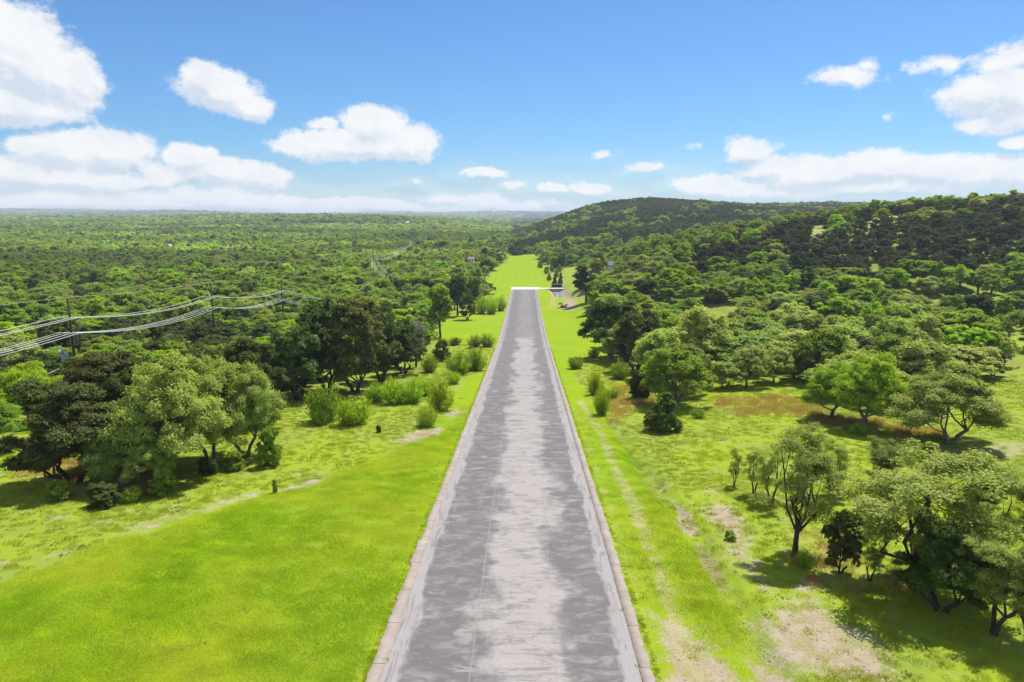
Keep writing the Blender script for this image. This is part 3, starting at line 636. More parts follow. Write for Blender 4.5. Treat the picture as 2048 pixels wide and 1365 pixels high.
SH = [
 ('bush', 652, 842, 82, 78, 'mid', 'grey-green willow shrub first of the shrubs in the lawn hollow'),
 ('bush', 708, 850, 62, 76, 'bright', 'rounded bright willow shrub standing apart on the near grass'),
 ('bush', 640, 850, 36, 36, 'bright', 'small yellow-green willow shrub at the foot of the grey-green one'),
 ('bush', 752, 805, 44, 50, 'mid', 'low willow shrub at the start of the long shrub row'),
 ('bush', 790, 808, 52, 56, 'bright', 'bright willow shrub second in the long shrub row'),
 ('bush', 826, 806, 50, 54, 'bright', 'bright willow shrub third in the long shrub row'),
 ('bush', 852, 790, 40, 44, 'bright', 'yellow-green willow shrub at the road end of the long shrub row'),
 ('bush', 880, 822, 66, 58, 'bright', 'tall willow shrub closest to the kerb in the lawn hollow'),
 ('bush', 855, 853, 40, 50, 'mid', 'low grey-green willow shrub in front of the tall one'),
 ('bush', 918, 748, 46, 56, 'mid', 'dark-based willow shrub in the gully beside the kerb'),
 ('bush', 950, 742, 44, 50, 'mid', 'willow shrub touching the kerb in the gully'),
 ('bush', 905, 768, 28, 34, 'bright', 'small straggling willow shrub beside the gully'),
 ('rbush', 883, 724, 38, 44, 'dark', 'round dark shrub below the slender bright tree'),
 ('bush', 860, 745, 34, 40, 'mid', 'greyish shrub under the bare tree'),
 ('bush', 950, 694, 24, 34, 'mid', 'low shrub at the near edge of the upper lawn'),
 ('bush', 975, 694, 26, 36, 'mid', 'low shrub by the kerb at the near edge of the upper lawn'),
 ('bush', 908, 690, 14, 34, 'dark', 'thin strip of dark shrub at the upper lawn edge'),
 ('bush', 962, 628, 34, 30, 'bright', 'leafy willow shrub behind the upper lawn beside the dark trees'),
 ('bush', 982, 628, 40, 34, 'bright', 'tall willow shrub in the thicket behind the upper lawn'),
 ('bush', 1002, 622, 30, 24, 'bright', 'willow shrub nearest the kerb behind the upper lawn'),
 ('rbush', 757, 866, 14, 14, 'dark', 'tiny dark weed clump alone on the hollow grass'),
 ('rbush', 540, 932, 70, 60, 'mid', 'small round green cedar bush at the road-side end of the lawn grove'),
 ('rbush', 205, 1012, 40, 78, 'dark', 'low spreading dark cedar in front of the lawn grove'),
 ('rbush', 415, 950, 32, 44, 'dark', 'small dark cedar bush under the silvery oak'),
 ('rbush', 550, 986, 24, 14, 'mid', 'small weedy clump on the bare bank below the grove'),
 ('rbush', 330, 990, 44, 60, 'mid', 'green scrub at the foot of the spreading silvery oak'),
 ('rbush', 470, 940, 34, 48, 'mid', 'green scrub below the forked dark-trunked oak'),
 ('rbush', 120, 1000, 38, 60, 'mid', 'green scrub in front of the leaning juniper'),
 ('bush', 265, 1005, 32, 44, 'mid', 'weedy shrub in dry grass before the lawn grove'),
 ('bush', 1225, 800, 26, 30, 'mid', 'weedy shrub in the red grass by the ditch'),
 ('rbush', 1460, 1080, 18, 26, 'mid', 'small weed clump on the rough meadow near the bare strip'),
 ('rbush', 1800, 930, 22, 30, 'mid', 'small weed clump behind the great leaning oak'),
 ('bush', 1720, 870, 26, 44, 'mid', 'low scrub under the bright many-stemmed oak'),
 ('bush', 1800, 905, 26, 50, 'dark', 'dark scrub at the outer foot of the very wide oak'),
 ('bush', 1610, 1135, 34, 40, 'mid', 'tall weeds at the foot of the twin-trunked oak'),
 ('sparse', 1940, 1205, 130, 90, 'grey', 'grey-green tree rising between the dark juniper and the leafy tree'),
 ('bush', 1152, 738, 28, 34, 'mid', 'willow shrub alone at the edge of the mown strip'),
 ('bush', 1240, 758, 34, 46, 'mid', 'willow shrub between the mown strip and the olive juniper'),
 ('bush', 1186, 716, 20, 30, 'mid', 'small weedy shrub in the shade of the overhanging oak'),
 ('bush', 1190, 790, 46, 36, 'bright', 'bright leafy shrub at the upper end of the ditch'),
 ('bush', 1203, 830, 62, 34, 'bright', 'tall bright leafy shrub leaning along the ditch'),
 ('rbush', 2000, 745, 22, 22, 'dark', 'small dark cedar in the upper meadow clearing'),
 ('bush', 1395, 836, 18, 36, 'mid', 'low brush under the drooping limb of the spreading oak'),
 ('rbush', 1080, 536, 12, 14, 'mid', 'small round shrub where the grass strip narrows'),
 ('rbush', 1093, 548, 13, 12, 'mid', 'small round shrub on the strip side of the creek'),
 ('rbush', 1085, 527, 10, 16, 'mid', 'far small shrub beside the grass strip'),
 ('rbush', 1034, 511, 9, 30, 'dark', 'long dark shrub closing the end of the grass strip'),
]
for i, h in enumerate(SH): hero(h[0], h[1], h[2], h[3], h[4], h[5], h[6], group='willow shrubs in the lawn hollow' if i < 12 else None)
for px, py, hp, wp, lab in ((1109, 573, 26, 13, 'dark narrow young tree behind the grate by the culvert'), (1121, 574, 30, 14, 'pointed young tree just behind the culvert grate'), (1113, 556, 20, 12, 'slim bright sapling by the upper creek bank'),
                       (1098, 562, 18, 12, 'slim sapling on the strip side of the upper creek'), (1104, 545, 16, 10, 'small sapling where the creek path begins'), (1118, 545, 18, 12, 'leafy sapling on the far bank of the upper creek')):
    hero('cone', px, py, hp, wp, 'mid' if hp < 26 else 'dark', lab, 'young tree', 'young_tree', 'young trees planted along the creek')

# ---- forest
def grid_pts(y0, y1, umax, sp, seed):
    r = np.random.default_rng(seed); xm = umax*(y1+60); xs = np.arange(-xm, xm, sp); ys = np.arange(y0, y1, sp*.88)
    X, Y = np.meshgrid(xs, ys); X = X+(np.arange(len(ys)) % 2)[:, None]*sp/2+r.uniform(-.42, .42, X.shape)*sp; Y = Y+r.uniform(-.42, .42, Y.shape)*sp
    k = np.abs(X-.02*Y) < umax*(Y+60); return X[k], Y[k]
def keep_forest(X, Y, margin=1.2):
    k = (sdf(X, Y, OPEN) < -margin) & (vnoise(X*.7, Y, 21.)+.25*vnoise(X, Y, 5.) > np.where((X > 20) & (Y < 185), -.07, np.where((X > 30) & (Y < 600), -.6, -.36)))
    for i, pl in enumerate(CLEAR):
        s = sdf(X, Y, pl); k &= ~((s > -1.0) & (np.random.default_rng(i).random(len(X)) > (.45 if i == 0 else .0)))
    k &= ~((np.abs(X) < 14) & (Y < 440))
    ux, uy = hit(832, 768); k &= np.hypot(X-ux, Y-uy) > 9
    PX, PYv, PR = (np.array([p[i] for p in PLACED]) for i in range(3))
    idx = np.where(k & (Y < 320))[0]
    for i in range(len(PX)): k[idx] &= np.hypot(X[idx]-PX[i], Y[idx]-PYv[i]) > PR[i]*.55+1.2
    return k
HOUSES = [(336, 464, 9, 620), (942, 492, 12, 430), (1222, 519, 9, 300), (765, 440, 6, 1420), (816, 447, 7, 1260), (588, 430, 7, 1400), (345, 424, 7, 2600), (8, 424, 7, 2600)]
def yards(X, Y):
    k = np.ones(len(X), bool)
    for px, py, wp, Yh in HOUSES:
        d = ray(px, py); t_ = Yh/d[1]; hx = CAM[0]+t_*d[0]; L = min(110, 30+.07*Yh); f = np.clip((Y-(Yh-L))/L, 0, 1); k &= ~((np.abs(X-hx*Y/Yh) < wp*Yh/F*.8+3) & (Y > Yh-L) & (Y < Yh+8+.004*Yh))
    return k
FK = ['live_oak', 'broadleaf_tree', 'juniper_tree']
def classify(X, Y, r):
    """Kind, tone, width, height of every forest tree from where it grows."""
    px, py, d = project(np.stack([X, Y, ground(X, Y)], -1)); n = len(X); q = vnoise(X, Y, 28.)+.5; q2 = vnoise(X+500, Y, 55.)+.5; u = r.random(n)
    u = np.clip(.55*u+.45*np.clip((q-.5)*1.6+.5, 0, 1), 0, .9999)
    pj = np.full(n, .38); pe = np.full(n, .22)
    left = X < 0
    pj = np.where(left, .27+.7*(q2-.5), .10); pe = np.where(left, .36, .36)
    nearR = (~left) & (Y < 185); pj = np.where(nearR, .04, pj); pe = np.where(nearR, .34, pe)
    face = (px > 1560) & (Y > 196) & (Y < 330); pj = np.where(face, .88, pj); pe = np.where(face, .04, pe)
    sl = (px > 1130) & (px <= 1560) & (Y > 215) & (Y < 520); pj = np.where(sl, .52, pj); pe = np.where(sl, .08, pe)
    foot = (px > 1130) & (Y >= 170) & (Y <= 200); pe = np.where(foot, .62, pe); pj = np.where(foot, .12, pj)
    hb = (px > 1020) & (Y > 480); pj = np.where(hb, .78, pj); pe = np.where(hb, .06, pe)
    vs = (np.abs(px-1100) < 130) & (Y < 520) & (Y > 260); pj = np.where(vs, .35, pj); pe = np.where(vs, .45, pe)
    kind = np.where(u < pe, 1, np.where(u > 1-pj, 2, 0))
    v = r.random(n); tone = np.full(n, 'mid', dtype=object)
    o = kind == 0; tone[o] = np.where(v[o] < .62, 'grey', 'mid'); o2 = o & (sl | hb | face); tone[o2] = np.where(v[o2] < .45, 'pale', 'mid')
    nr = o & (X > 15) & (Y < 190); tone[nr] = np.where(v[nr] < .5, 'sage', np.where(v[nr] < .8, 'grey', 'mid'))
    e = kind == 1; tone[e] = np.where(v[e] < .6, 'bright', np.where(v[e] < .85, 'mid', 'dark')); tone[e & vs] = np.where(v[e & vs] < .5, 'dark', 'mid'); tone[e & hb] = 'mid'
    j = kind == 2; tone[j] = np.where(v[j] < .55, 'dark', np.where(v[j] < .93, 'olive', 'brown')); jf = j & (face | sl | hb); tone[jf] = np.where(v[jf] < .8, 'dusk', 'brown')
    w = np.where(kind == 2, r.uniform(5.0, 7.6, n), np.where(kind == 1, r.uniform(5.6, 9.4, n), r.uniform(6.2, 11.4, n))); h = np.where(kind == 2, r.uniform(4.4, 6.4, n), np.where(kind == 1, r.uniform(5.2, 9.2, n), r.uniform(4.8, 8.6, n)))
    ln = (X > -68) & (X < -40) & (Y < 185); h = np.where(ln, np.minimum(h, 4.9), h); w = np.where(ln, np.minimum(w, 6.4), w)
    hillf = (face | (hb & (Y > 500) & (w < 0))); w = np.where(hillf, w*(.98 if len(X) else 1), w); h = np.where(hillf, h*.9, h)
    return kind, tone, w, h, px, py, d
fr = np.random.default_rng(11)
X1, Y1 = grid_pts(55, 620, .88, 5.9, 1); k = keep_forest(X1, Y1) & yards(X1, Y1); X1, Y1 = X1[k], Y1[k]
K1, T1, W1, H1, PX1, PY1, D1 = classify(X1, Y1, fr)
inf = (PX1 > -40) & (PX1 < 2090) & (PY1 < 1420) & (Y1 > 60)
# roughly what can be seen: a tree low behind taller ground or trees nearer by shows little
vis = np.ones(len(X1), bool)
size = np.where(inf, W1/D1, 0)
NEED = {0: 255, 1: 262, 2: 252}
solo = np.zeros(len(X1), bool)
for kk in NEED:
    c = np.where((K1 == kk) & inf)[0]; c = c[np.argsort(-size[c])][:NEED[kk]]; solo[c] = True
KN = ['oak', 'elm', 'juniper']
FOREST = []
for i in np.where(solo)[0]:
    e = put(KN[K1[i]], float(X1[i]), float(Y1[i]), H1[i], W1[i], T1[i], fr); FOREST.append((e, K1[i], T1[i], X1[i], Y1[i], H1[i]))
rest = ~solo
# ---- forest stuff (geometry-node instances)
m_fl, T = new_mat('forest_leaves')
at_ = T.node('ShaderNodeAttribute', attribute_type='INSTANCER', attribute_name='tcol'); t = attr(T, 'tint'); oi = T.node('ShaderNodeObjectInfo')
hs = T.node('ShaderNodeHueSaturation'); T.put(hs.inputs['Color'], at_.outputs['Color']); T.put(hs.inputs['Hue'], T.math('MULTIPLY_ADD', oi.outputs['Random'], .035, .483)); T.put(hs.inputs['Value'], T.math('MULTIPLY_ADD', T.math('FRACT', T.math('MULTIPLY', oi.outputs['Random'], 7.13)), .5, .75))
c = T.mix(t, hs.outputs[0], T.mix(.5, hs.outputs[0], (.10, .12, .02))); d_ = T.node('ShaderNodeBsdfDiffuse'); T.put(d_.inputs[0], c)
tr = T.node('ShaderNodeBsdfTranslucent'); T.put(tr.inputs[0], T.mix(1., c, (1.15, 1.1, .42), 'MULTIPLY')); a_ = T.node('ShaderNodeMixShader'); a_.inputs[0].default_value = .4
T.l.new(d_.outputs[0], a_.inputs[1]); T.l.new(tr.outputs[0], a_.inputs[2]); T.l.new(a_.outputs[0], T.node('ShaderNodeOutputMaterial').inputs[0])
protoc = bpy.data.collections.new('forest_sources')
def bare(o):
    me = o.data; n = len(me.vertices); co = np.empty(n*3, np.float32); me.vertices.foreach_get('co', co); L = len(me.loops); li = np.empty(L, np.int32); me.loops.foreach_get('vertex_index', li)
    lt = np.empty(len(me.polygons), np.int32); me.polygons.foreach_get('loop_total', lt); return co.reshape(-1, 3), li, lt
def combine(name, cr, tk):
    a, al, at2 = bare(cr); b, bl, bt = bare(tk); me = bpy.data.meshes.new(name); n = len(a)+len(b); me.vertices.add(n); me.vertices.foreach_set('co', np.concatenate([a, b]).ravel())
    li = np.concatenate([al, bl+len(a)]); lt = np.concatenate([at2, bt]); me.loops.add(len(li)); me.loops.foreach_set('vertex_index', li); me.polygons.add(len(lt))
    me.polygons.foreach_set('loop_start', np.concatenate([[0], np.cumsum(lt)[:-1]]).astype(np.int32)); me.polygons.foreach_set('loop_total', lt); me.update(calc_edges=True)
    me.materials.append(m_fl); me.materials.append(tk.data.materials[0]); me.polygons.foreach_set('material_index', np.concatenate([np.zeros(len(at2)), np.ones(len(bt))]).astype(np.int32))
    ti = np.zeros(len(a), np.float32); cr.data.attributes['tint'].data.foreach_get('value', ti); at3 = me.attributes.new('tint', 'FLOAT', 'POINT'); at3.data.foreach_set('value', np.concatenate([ti, np.zeros(len(b), np.float32)]))
    o = bpy.data.objects.new(name, me); protoc.objects.link(o); return o
SRC = []   # (kind, far) -> indices
def add_src(o, W, H): SRC.append((W, H)); return len(SRC)-1
IDX = {}
for kk, kn in enumerate(KN):
    for lod in (0, 1, 2):
        if lod == 0: L = PROTO[kn][:4]
        else:
            L = []
            for i in range(4):
                ck, ncl, nl, sz, W, H, bk = SPEC[kn]; s_ = 900+i*7+kk*31
                cr, K = make_crown(s_, ck, ncl, (2300, 520)[lod-1], sz*(2.1, 4.2)[lod-1], W, H); L.append((cr, make_trunk(s_, K, W, H, ck, .2, 3, bk), W, H))
        IDX[kk, lod] = []
        for i, (cr, tk, W, H) in enumerate(L):
            nm = 'src_%03d' % len(SRC); combine(nm, cr, tk); IDX[kk, lod].append(add_src(None, W, H))
def scatter(name, P, idx, scl, rot, tcol, coll, label=None):
    me = bpy.data.meshes.new(name); me.vertices.add(len(P)); me.vertices.foreach_set('co', np.asarray(P, np.float32).ravel())
    o = bpy.data.objects.new(name, me); col.objects.link(o)
    a = me.attributes.new('idx', 'INT', 'POINT'); a.data.foreach_set('value', np.asarray(idx, np.int32))
    for nm, v in (('scl', scl), ('rot', rot), ('tcol', tcol)):
        a = me.attributes.new(nm, 'FLOAT_VECTOR' if nm != 'tcol' else 'FLOAT_COLOR', 'POINT')
        if nm == 'tcol': a.data.foreach_set('color', np.concatenate([v, np.ones((len(v), 1))], 1).astype(np.float32).ravel())
        else: a.data.foreach_set('vector', np.asarray(v, np.float32).ravel())
    ng = bpy.data.node_groups.new(name, 'GeometryNodeTree'); ng.interface.new_socket('Geometry', in_out='INPUT', socket_type='NodeSocketGeometry'); ng.interface.new_socket('Geometry', in_out='OUTPUT', socket_type='NodeSocketGeometry')
    N = ng.nodes; Lk = ng.links; gi = N.new('NodeGroupInput'); go = N.new('NodeGroupOutput'); mp = N.new('GeometryNodeMeshToPoints'); ip = N.new('GeometryNodeInstanceOnPoints'); ci = N.new('GeometryNodeCollectionInfo')
    ci.inputs['Collection'].default_value = coll; ci.inputs['Separate Children'].default_value = True; ci.inputs['Reset Children'].default_value = True
    def na(nm, ty): q = N.new('GeometryNodeInputNamedAttribute'); q.data_type = ty; q.inputs[0].default_value = nm; return q.outputs[0]
    Lk.new(gi.outputs[0], mp.inputs[0]); Lk.new(mp.outputs[0], ip.inputs['Points']); Lk.new(ci.outputs[0], ip.inputs['Instance']); ip.inputs['Pick Instance'].default_value = True
    Lk.new(na('idx', 'INT'), ip.inputs['Instance Index']); Lk.new(na('scl', 'FLOAT_VECTOR'), ip.inputs['Scale']); Lk.new(na('rot', 'FLOAT_VECTOR'), ip.inputs['Rotation']); Lk.new(ip.outputs[0], go.inputs[0])
    md = o.modifiers.new('scatter', 'NODES'); md.node_group = ng; tag(o, label, None, None, 'stuff'); return o
def tones(T): return np.array([TONES[t][1] for t in T])
allP = []
def stage(X, Y, K, Tn, W, H, lodf, mult=1.0):
    n = len(X); Z = ground(X, Y); r = np.random.default_rng(n); lod = lodf(Y)
    ii = np.array([IDX[k, l][q] for k, l, q in zip(K, lod, r.integers(0, 4, n))]); WH = np.array(SRC)[ii]
    tv = np.clip(1+1.1*vnoise(X/2.5, Y, 70.)+.5*vnoise(X, Y, 24.), .55, 1.6)[:, None]; allP.append((np.stack([X, Y, Z-.15], -1), ii, np.stack([W*mult/WH[:, 0], W*mult/WH[:, 0], H*(1+.35*(mult-1))/WH[:, 1]], -1), np.stack([0*X, 0*X, r.uniform(0, 6.283, n)], -1), tones(Tn)*np.where((Y > 250)[:, None], tv, 1)))
s = rest; stage(X1[s], Y1[s], K1[s], T1[s], W1[s], H1[s], lambda Y: np.where(Y < 260, 0, np.where(Y < 430, 1, 2)))
for (y0, y1, sp, mu) in ((620, 1100, 6.2, 1.05), (1100, 1800, 9., 1.45), (1800, 4200, 15., 2.4), (4200, 8600, 36., 5.5)):
    X, Y = grid_pts(y0, y1, .84, sp, int(y0)); k = yards(X, Y) & (vnoise(X*.35, Y, 55.) > -.36); X, Y = X[k], Y[k]; K, Tn, W, H, px, py, d = classify(X, Y, fr); stage(X, Y, K, Tn, W, H, lambda Y: np.full(len(Y), 2), mu)
cat_ = [np.concatenate([a[i] for a in allP]) for i in range(5)]
scatter('far_forest', *cat_, protoc, 'wooded country of oaks and junipers running to the horizon')
print('forest instances', len(cat_[0]))

# ------------------------------------------------------------------ grass as real blades
mg, T = new_mat('grass_blades'); at_ = T.node('ShaderNodeAttribute', attribute_type='INSTANCER', attribute_name='tcol'); t = attr(T, 'tint'); p = pos(T)
nn = T.noise(p, .5, 3, .6)
c = T.mix(t, at_.outputs['Color'], T.mix(1., at_.outputs['Color'], (1.5, 1.25, .9), 'MULTIPLY')); c = T.mix(T.mapr(nn, .4, .65, 0, .5), c, T.mix(1., c, (.62, .72, .8), 'MULTIPLY'))
d_ = T.node('ShaderNodeBsdfDiffuse'); T.put(d_.inputs[0], c); tr = T.node('ShaderNodeBsdfTranslucent'); T.put(tr.inputs[0], T.mix(1., c, (1.15, 1.15, .5), 'MULTIPLY')); a_ = T.node('ShaderNodeMixShader'); a_.inputs[0].default_value = .35
T.l.new(d_.outputs[0], a_.inputs[1]); T.l.new(tr.outputs[0], a_.inputs[2]); T.l.new(a_.outputs[0], T.node('ShaderNodeOutputMaterial').inputs[0])
grassc = bpy.data.collections.new('grass_sources')
def tuft(nm, seed, n, Rr, h, w, clump):
    r = np.random.default_rng(seed); V = []; ti = []
    nc = max(1, n//clump); cc = r.normal(0, Rr*.45, (nc, 2)) if clump > 1 else r.uniform(-Rr, Rr, (nc, 2)); k = r.integers(0, nc, n)
    b = np.zeros((n, 3)); b[:, :2] = cc[k]+r.normal(0, .05 if clump > 1 else .0, (n, 2)); L = h*r.uniform(.5, 1.15, n); a = r.uniform(0, 6.283, n); ln = r.uniform(.1, .75, n)
    tip = b+np.stack([np.cos(a)*ln*L, np.sin(a)*ln*L, L], -1); sd = np.stack([-np.sin(a), np.cos(a), 0*a], -1)*w; mid = b*.45+tip*.55+np.array([0, 0, .08])*L[:, None]
    V = np.stack([b-sd, b+sd, mid+sd*.7, tip, mid-sd*.7], 1).reshape(-1, 3); F5 = np.arange(5*n).reshape(n, 5)
    o = mesh_obj(nm, V, F5, mg, link=False); add_tint(o, r.random(n), 5); grassc.objects.link(o)
for i in range(3): tuft('g_%02d' % i, i, 380, .6, .035, .008, 1)           # mown lawn patches
for i in range(3): tuft('g_%02d' % (3+i), 10+i, 170, .5, .17, .010, (1, 1, 24)[i])    # rough tufts
for i in range(2): tuft('g_%02d' % (6+i), 20+i, 110, .5, .6, .008, 1)     # tall dry grass
def grass():
    r = np.random.default_rng(5); P = []; I = []; S = []; Cc = []
    def area(y0, y1, n):
        Y = y0+(y1-y0)*r.random(n); X = (r.random(n)*2-1)*.86*(Y+12); return X, Y
    # lawn and strip
    X, Y = area(16, 75, 42000); k = (np.abs(X) > 5.75); X, Y = X[k], Y[k]
    m = np.maximum(sdf(X, Y, LAWN), sdf(X, Y, STRIP)); dens = np.ones(len(X))
    for pl, s_ in DIRT: dens = np.where(sdf(X, Y, pl) > -.3, .12, dens)
    for pl, s_ in TRACKS: dens = np.where(seg_dist(X, Y, pl) < .8, dens*.35, dens)
    k = (m > 0) & (r.random(len(X)) < dens); X, Y = X[k], Y[k]; n = len(X); q = np.clip(vnoise(X, Y, 5.)*1.3+vnoise(X, Y, 1.3)*.9+.5, 0, 1)
    P.append(np.stack([X, Y, ground(X, Y)], -1)); I.append(r.integers(0, 3, n)); S.append(r.uniform(.8, 1.25, n)[:, None]*np.array([1, 1, 1])); Cc.append(np.array([.28, .46, .02])*(1-q[:, None])+np.array([.50, .56, .07])*q[:, None])
    # longer fringe against the kerbs, and weeds in the kerb joint
    for sd_ in (-1, 1):
        n = 900; Y = 14+r.random(n)**1.5*120; X = sd_*(5.53+.16*r.random(n)); P.append(np.stack([X, Y, ground(X, Y)], -1)); I.append(r.integers(3, 5, n)); S.append(r.uniform(.12, .42, n)[:, None]*np.array([.5, 1, .7])); Cc.append(np.tile([.33, .42, .03], (n, 1)))
    n = 26; Y = 18+r.random(n)*120; X = np.where(r.random(n) < .5, -4.97, 4.98); P.append(np.stack([X, Y, prof(Y)+.05], -1)); I.append(np.full(n, 5)); S.append(r.uniform(.2, .6, n)[:, None]*np.array([.6, .6, .7])); Cc.append(np.tile([.40, .38, .08], (n, 1)))
    # rough meadow tufts
    for (a, b, n, sc) in ((16, 70, 34000, .5), (70, 150, 26000, .75)):
        X, Y = area(a, b, n); k = (np.abs(X) > 6) & (np.maximum(sdf(X, Y, LAWN), np.maximum(sdf(X, Y, STRIP), sdf(X, Y, LAWN2))) < -.2) & (sdf(X, Y, OPEN) > -3); X, Y = X[k], Y[k]
        dens = .45+.8*sst(.35, .7, vnoise(X, Y, 3.5)+.5)
        for pl, s_ in DIRT: dens = np.where(sdf(X, Y, pl) > .3, dens*.4*sst(.35, .65, vnoise(X, Y, 1.4)+.5), dens)
        k = r.random(len(X)) < dens; X, Y = X[k], Y[k]; n = len(X); q = r.random(n)*.6+.4*(vnoise(X, Y, 7.)+.5)
        P.append(np.stack([X, Y, ground(X, Y)], -1)); I.append(np.where(r.random(n) < .22, 5, r.integers(3, 5, n))); S.append((sc*r.uniform(.45, 1.35, n))[:, None]*np.array([1, 1, .9])); Cc.append(np.array([.27, .35, .06])*(1-q[:, None])+np.array([.46, .53, .035])*q[:, None])
    X, Y = area(16, 90, 9000); k = (np.abs(X) > 6) & (np.maximum(sdf(X, Y, LAWN), sdf(X, Y, STRIP)) > .3) & (vnoise(X, Y, 2.2)+.6*vnoise(X, Y, 9.) > .22); X, Y = X[k], Y[k]; n = len(X); q = r.random((n, 1))
    P.append(np.stack([X, Y, ground(X, Y)], -1)); I.append(r.integers(3, 6, n)); S.append(r.uniform(.2, .55, n)[:, None]*np.array([1, 1, .7])); Cc.append(np.array([.20, .33, .03])*(1-q)+np.array([.50, .46, .14])*q)
    # red-brown bunch grass
    for pl in RED:
        a = np.array(pl); n = int(np.ptp(a[:, 0])*np.ptp(a[:, 1])*6); n = min(n, 5000); X = r.uniform(a[:, 0].min()-1, a[:, 0].max()+1, n); Y = r.uniform(a[:, 1].min()-1, a[:, 1].max()+1, n)
        k = (sdf(X, Y, pl)+1.5*vnoise(X, Y, 2.) > 0) & (np.abs(X) > 6); X, Y = X[k], Y[k]; k = r.random(len(X)) < .26; X, Y = X[k], Y[k]; n = len(X); q = r.random(n)[:, None]
        P.append(np.stack([X, Y, ground(X, Y)], -1)); I.append(r.integers(6, 8, n)); S.append(r.uniform(.4, 1.0, n)[:, None]*np.array([1.3, 1.3, .9])); Cc.append(np.array([.46, .29, .16])*(1-q)+np.array([.50, .48, .18])*q)
    P = np.concatenate(P); n = len(P); rot = np.stack([np.zeros(n), np.zeros(n), r.uniform(0, 6.283, n)], -1)
    scatter('grass', P, np.concatenate(I), np.concatenate(S), rot, np.concatenate(Cc), grassc, 'short lawn blades, rough green tufts and red-brown bunch grass')
grass()

stonec = bpy.data.collections.new('stone_sources')
def stones():
    r = np.random.default_rng(8); ms = simple('limestone', (.42, .37, .30), (.28, .23, .18), 8., .95)
    for i in range(3):
        pl = unit(r.normal(0, 1, (8, 3))); th, ph = np.meshgrid(np.linspace(.05, math.pi-.05, 7), np.linspace(0, 2*math.pi, 9)[:-1], indexing='ij'); q = np.stack([np.sin(th)*np.cos(ph), np.sin(th)*np.sin(ph), np.cos(th)], -1).reshape(-1, 3)
        k = np.min(np.where(q@pl.T > .2, .72/np.maximum(q@pl.T, .2), 9), 1); q = q*np.minimum(k, 1)[:, None]*np.array([1, .8, .5]); n = 8; ix = np.arange(56).reshape(7, 8); Fc = np.stack([ix[:-1], np.roll(ix[:-1], -1, 1), np.roll(ix[1:], -1, 1), ix[1:]], -1).reshape(-1, 4)
        stonec.objects.link(mesh_obj('s_%d' % i, q, Fc, ms, link=False))
    P = []
    for pl, s_ in DIRT[1:7]:
        a = np.array(pl); n = min(2600, int(np.ptp(a[:, 0])*np.ptp(a[:, 1])*22)); X = r.uniform(a[:, 0].min()-1, a[:, 0].max()+1, n); Y = r.uniform(a[:, 1].min()-1, a[:, 1].max()+1, n); k = (sdf(X, Y, pl)+vnoise(X, Y, 2.)*2 > -.3) & (np.abs(X) > 6) & (vnoise(X, Y, 1.1) > -.05); P.append(np.stack([X[k], Y[k], ground(X[k], Y[k])], -1))
    n = 900; t = r.random(n)*(len(DITCHR)-1); i = t.astype(int); f = t-i; D_ = np.array(DITCHR); q = D_[i]*(1-f[:, None])+D_[np.minimum(i+1, len(D_)-1)]*f[:, None]+r.normal(0, .35, (n, 2)); P.append(np.stack([q[:, 0], q[:, 1], ground(q[:, 0], q[:, 1])], -1))
    P = np.concatenate(P); n = len(P); sc = (.018+.075*r.random(n)**6)[:, None]*np.ones(3)
    scatter('gravel', P, r.integers(0, 3, n), sc, r.uniform(0, 6.28, (n, 3))*np.array([.1, .1, 1]), np.ones((n, 3)), stonec, 'loose pale stones on bare soil and in the eroded ditch')
stones()
# ------------------------------------------------------------------ power line
WOOD = simple('pole_wood', (.075, .045, .035), (.04, .025, .02), 5., .9); ARM = simple('crossarm_wood', (.28, .24, .2), (.2, .17, .14), 4., .9)
CER = simple('insulator_ceramic', (.55, .55, .52), (.45, .45, .43), 4., .35); CAN = simple('grey_metal', (.12, .12, .13), (.09, .09, .1), 4., .5, .3); CABLE = simple('cable_metal', (.78, .76, .66), (.70, .68, .58), 2., .45, .2)
def at(px, py, Y):
    d = ray(px, py); t = (Y-CAM[1])/d[1]; return CAM+d*t
POLES = [np.array([-60., 20., 24.8]), at(135, 597, 90), at(421, 566, 130), at(562, 560, 165), at(716, 582, 205), at(776, 538, 262), at(746, 499, 330), at(800, 490, 430), at(828, 473, 560)]
PLAB = [None, 'dark wooden utility pole with two crossarms and a transformer above the oaks', 'dark utility pole standing second along the line, its top above dark junipers', 'slim utility pole third along the line, where cables climb out of the trees',
        'short pole top in the bright trees before the line bends', 'utility pole at the bend, under the close bundle of cables', 'utility pole standing in the narrow mown gap of the forest', 'far utility pole beyond the mown gap', 'farthest utility pole where the cables fade into the forest']
ATT = [(0, .1, 0)]; U = 2.65; Lw = 4.75
OFF_U = [-1.45, .5, 1.3]; OFF_L = [-1.5, -.7, .3, 1.35]
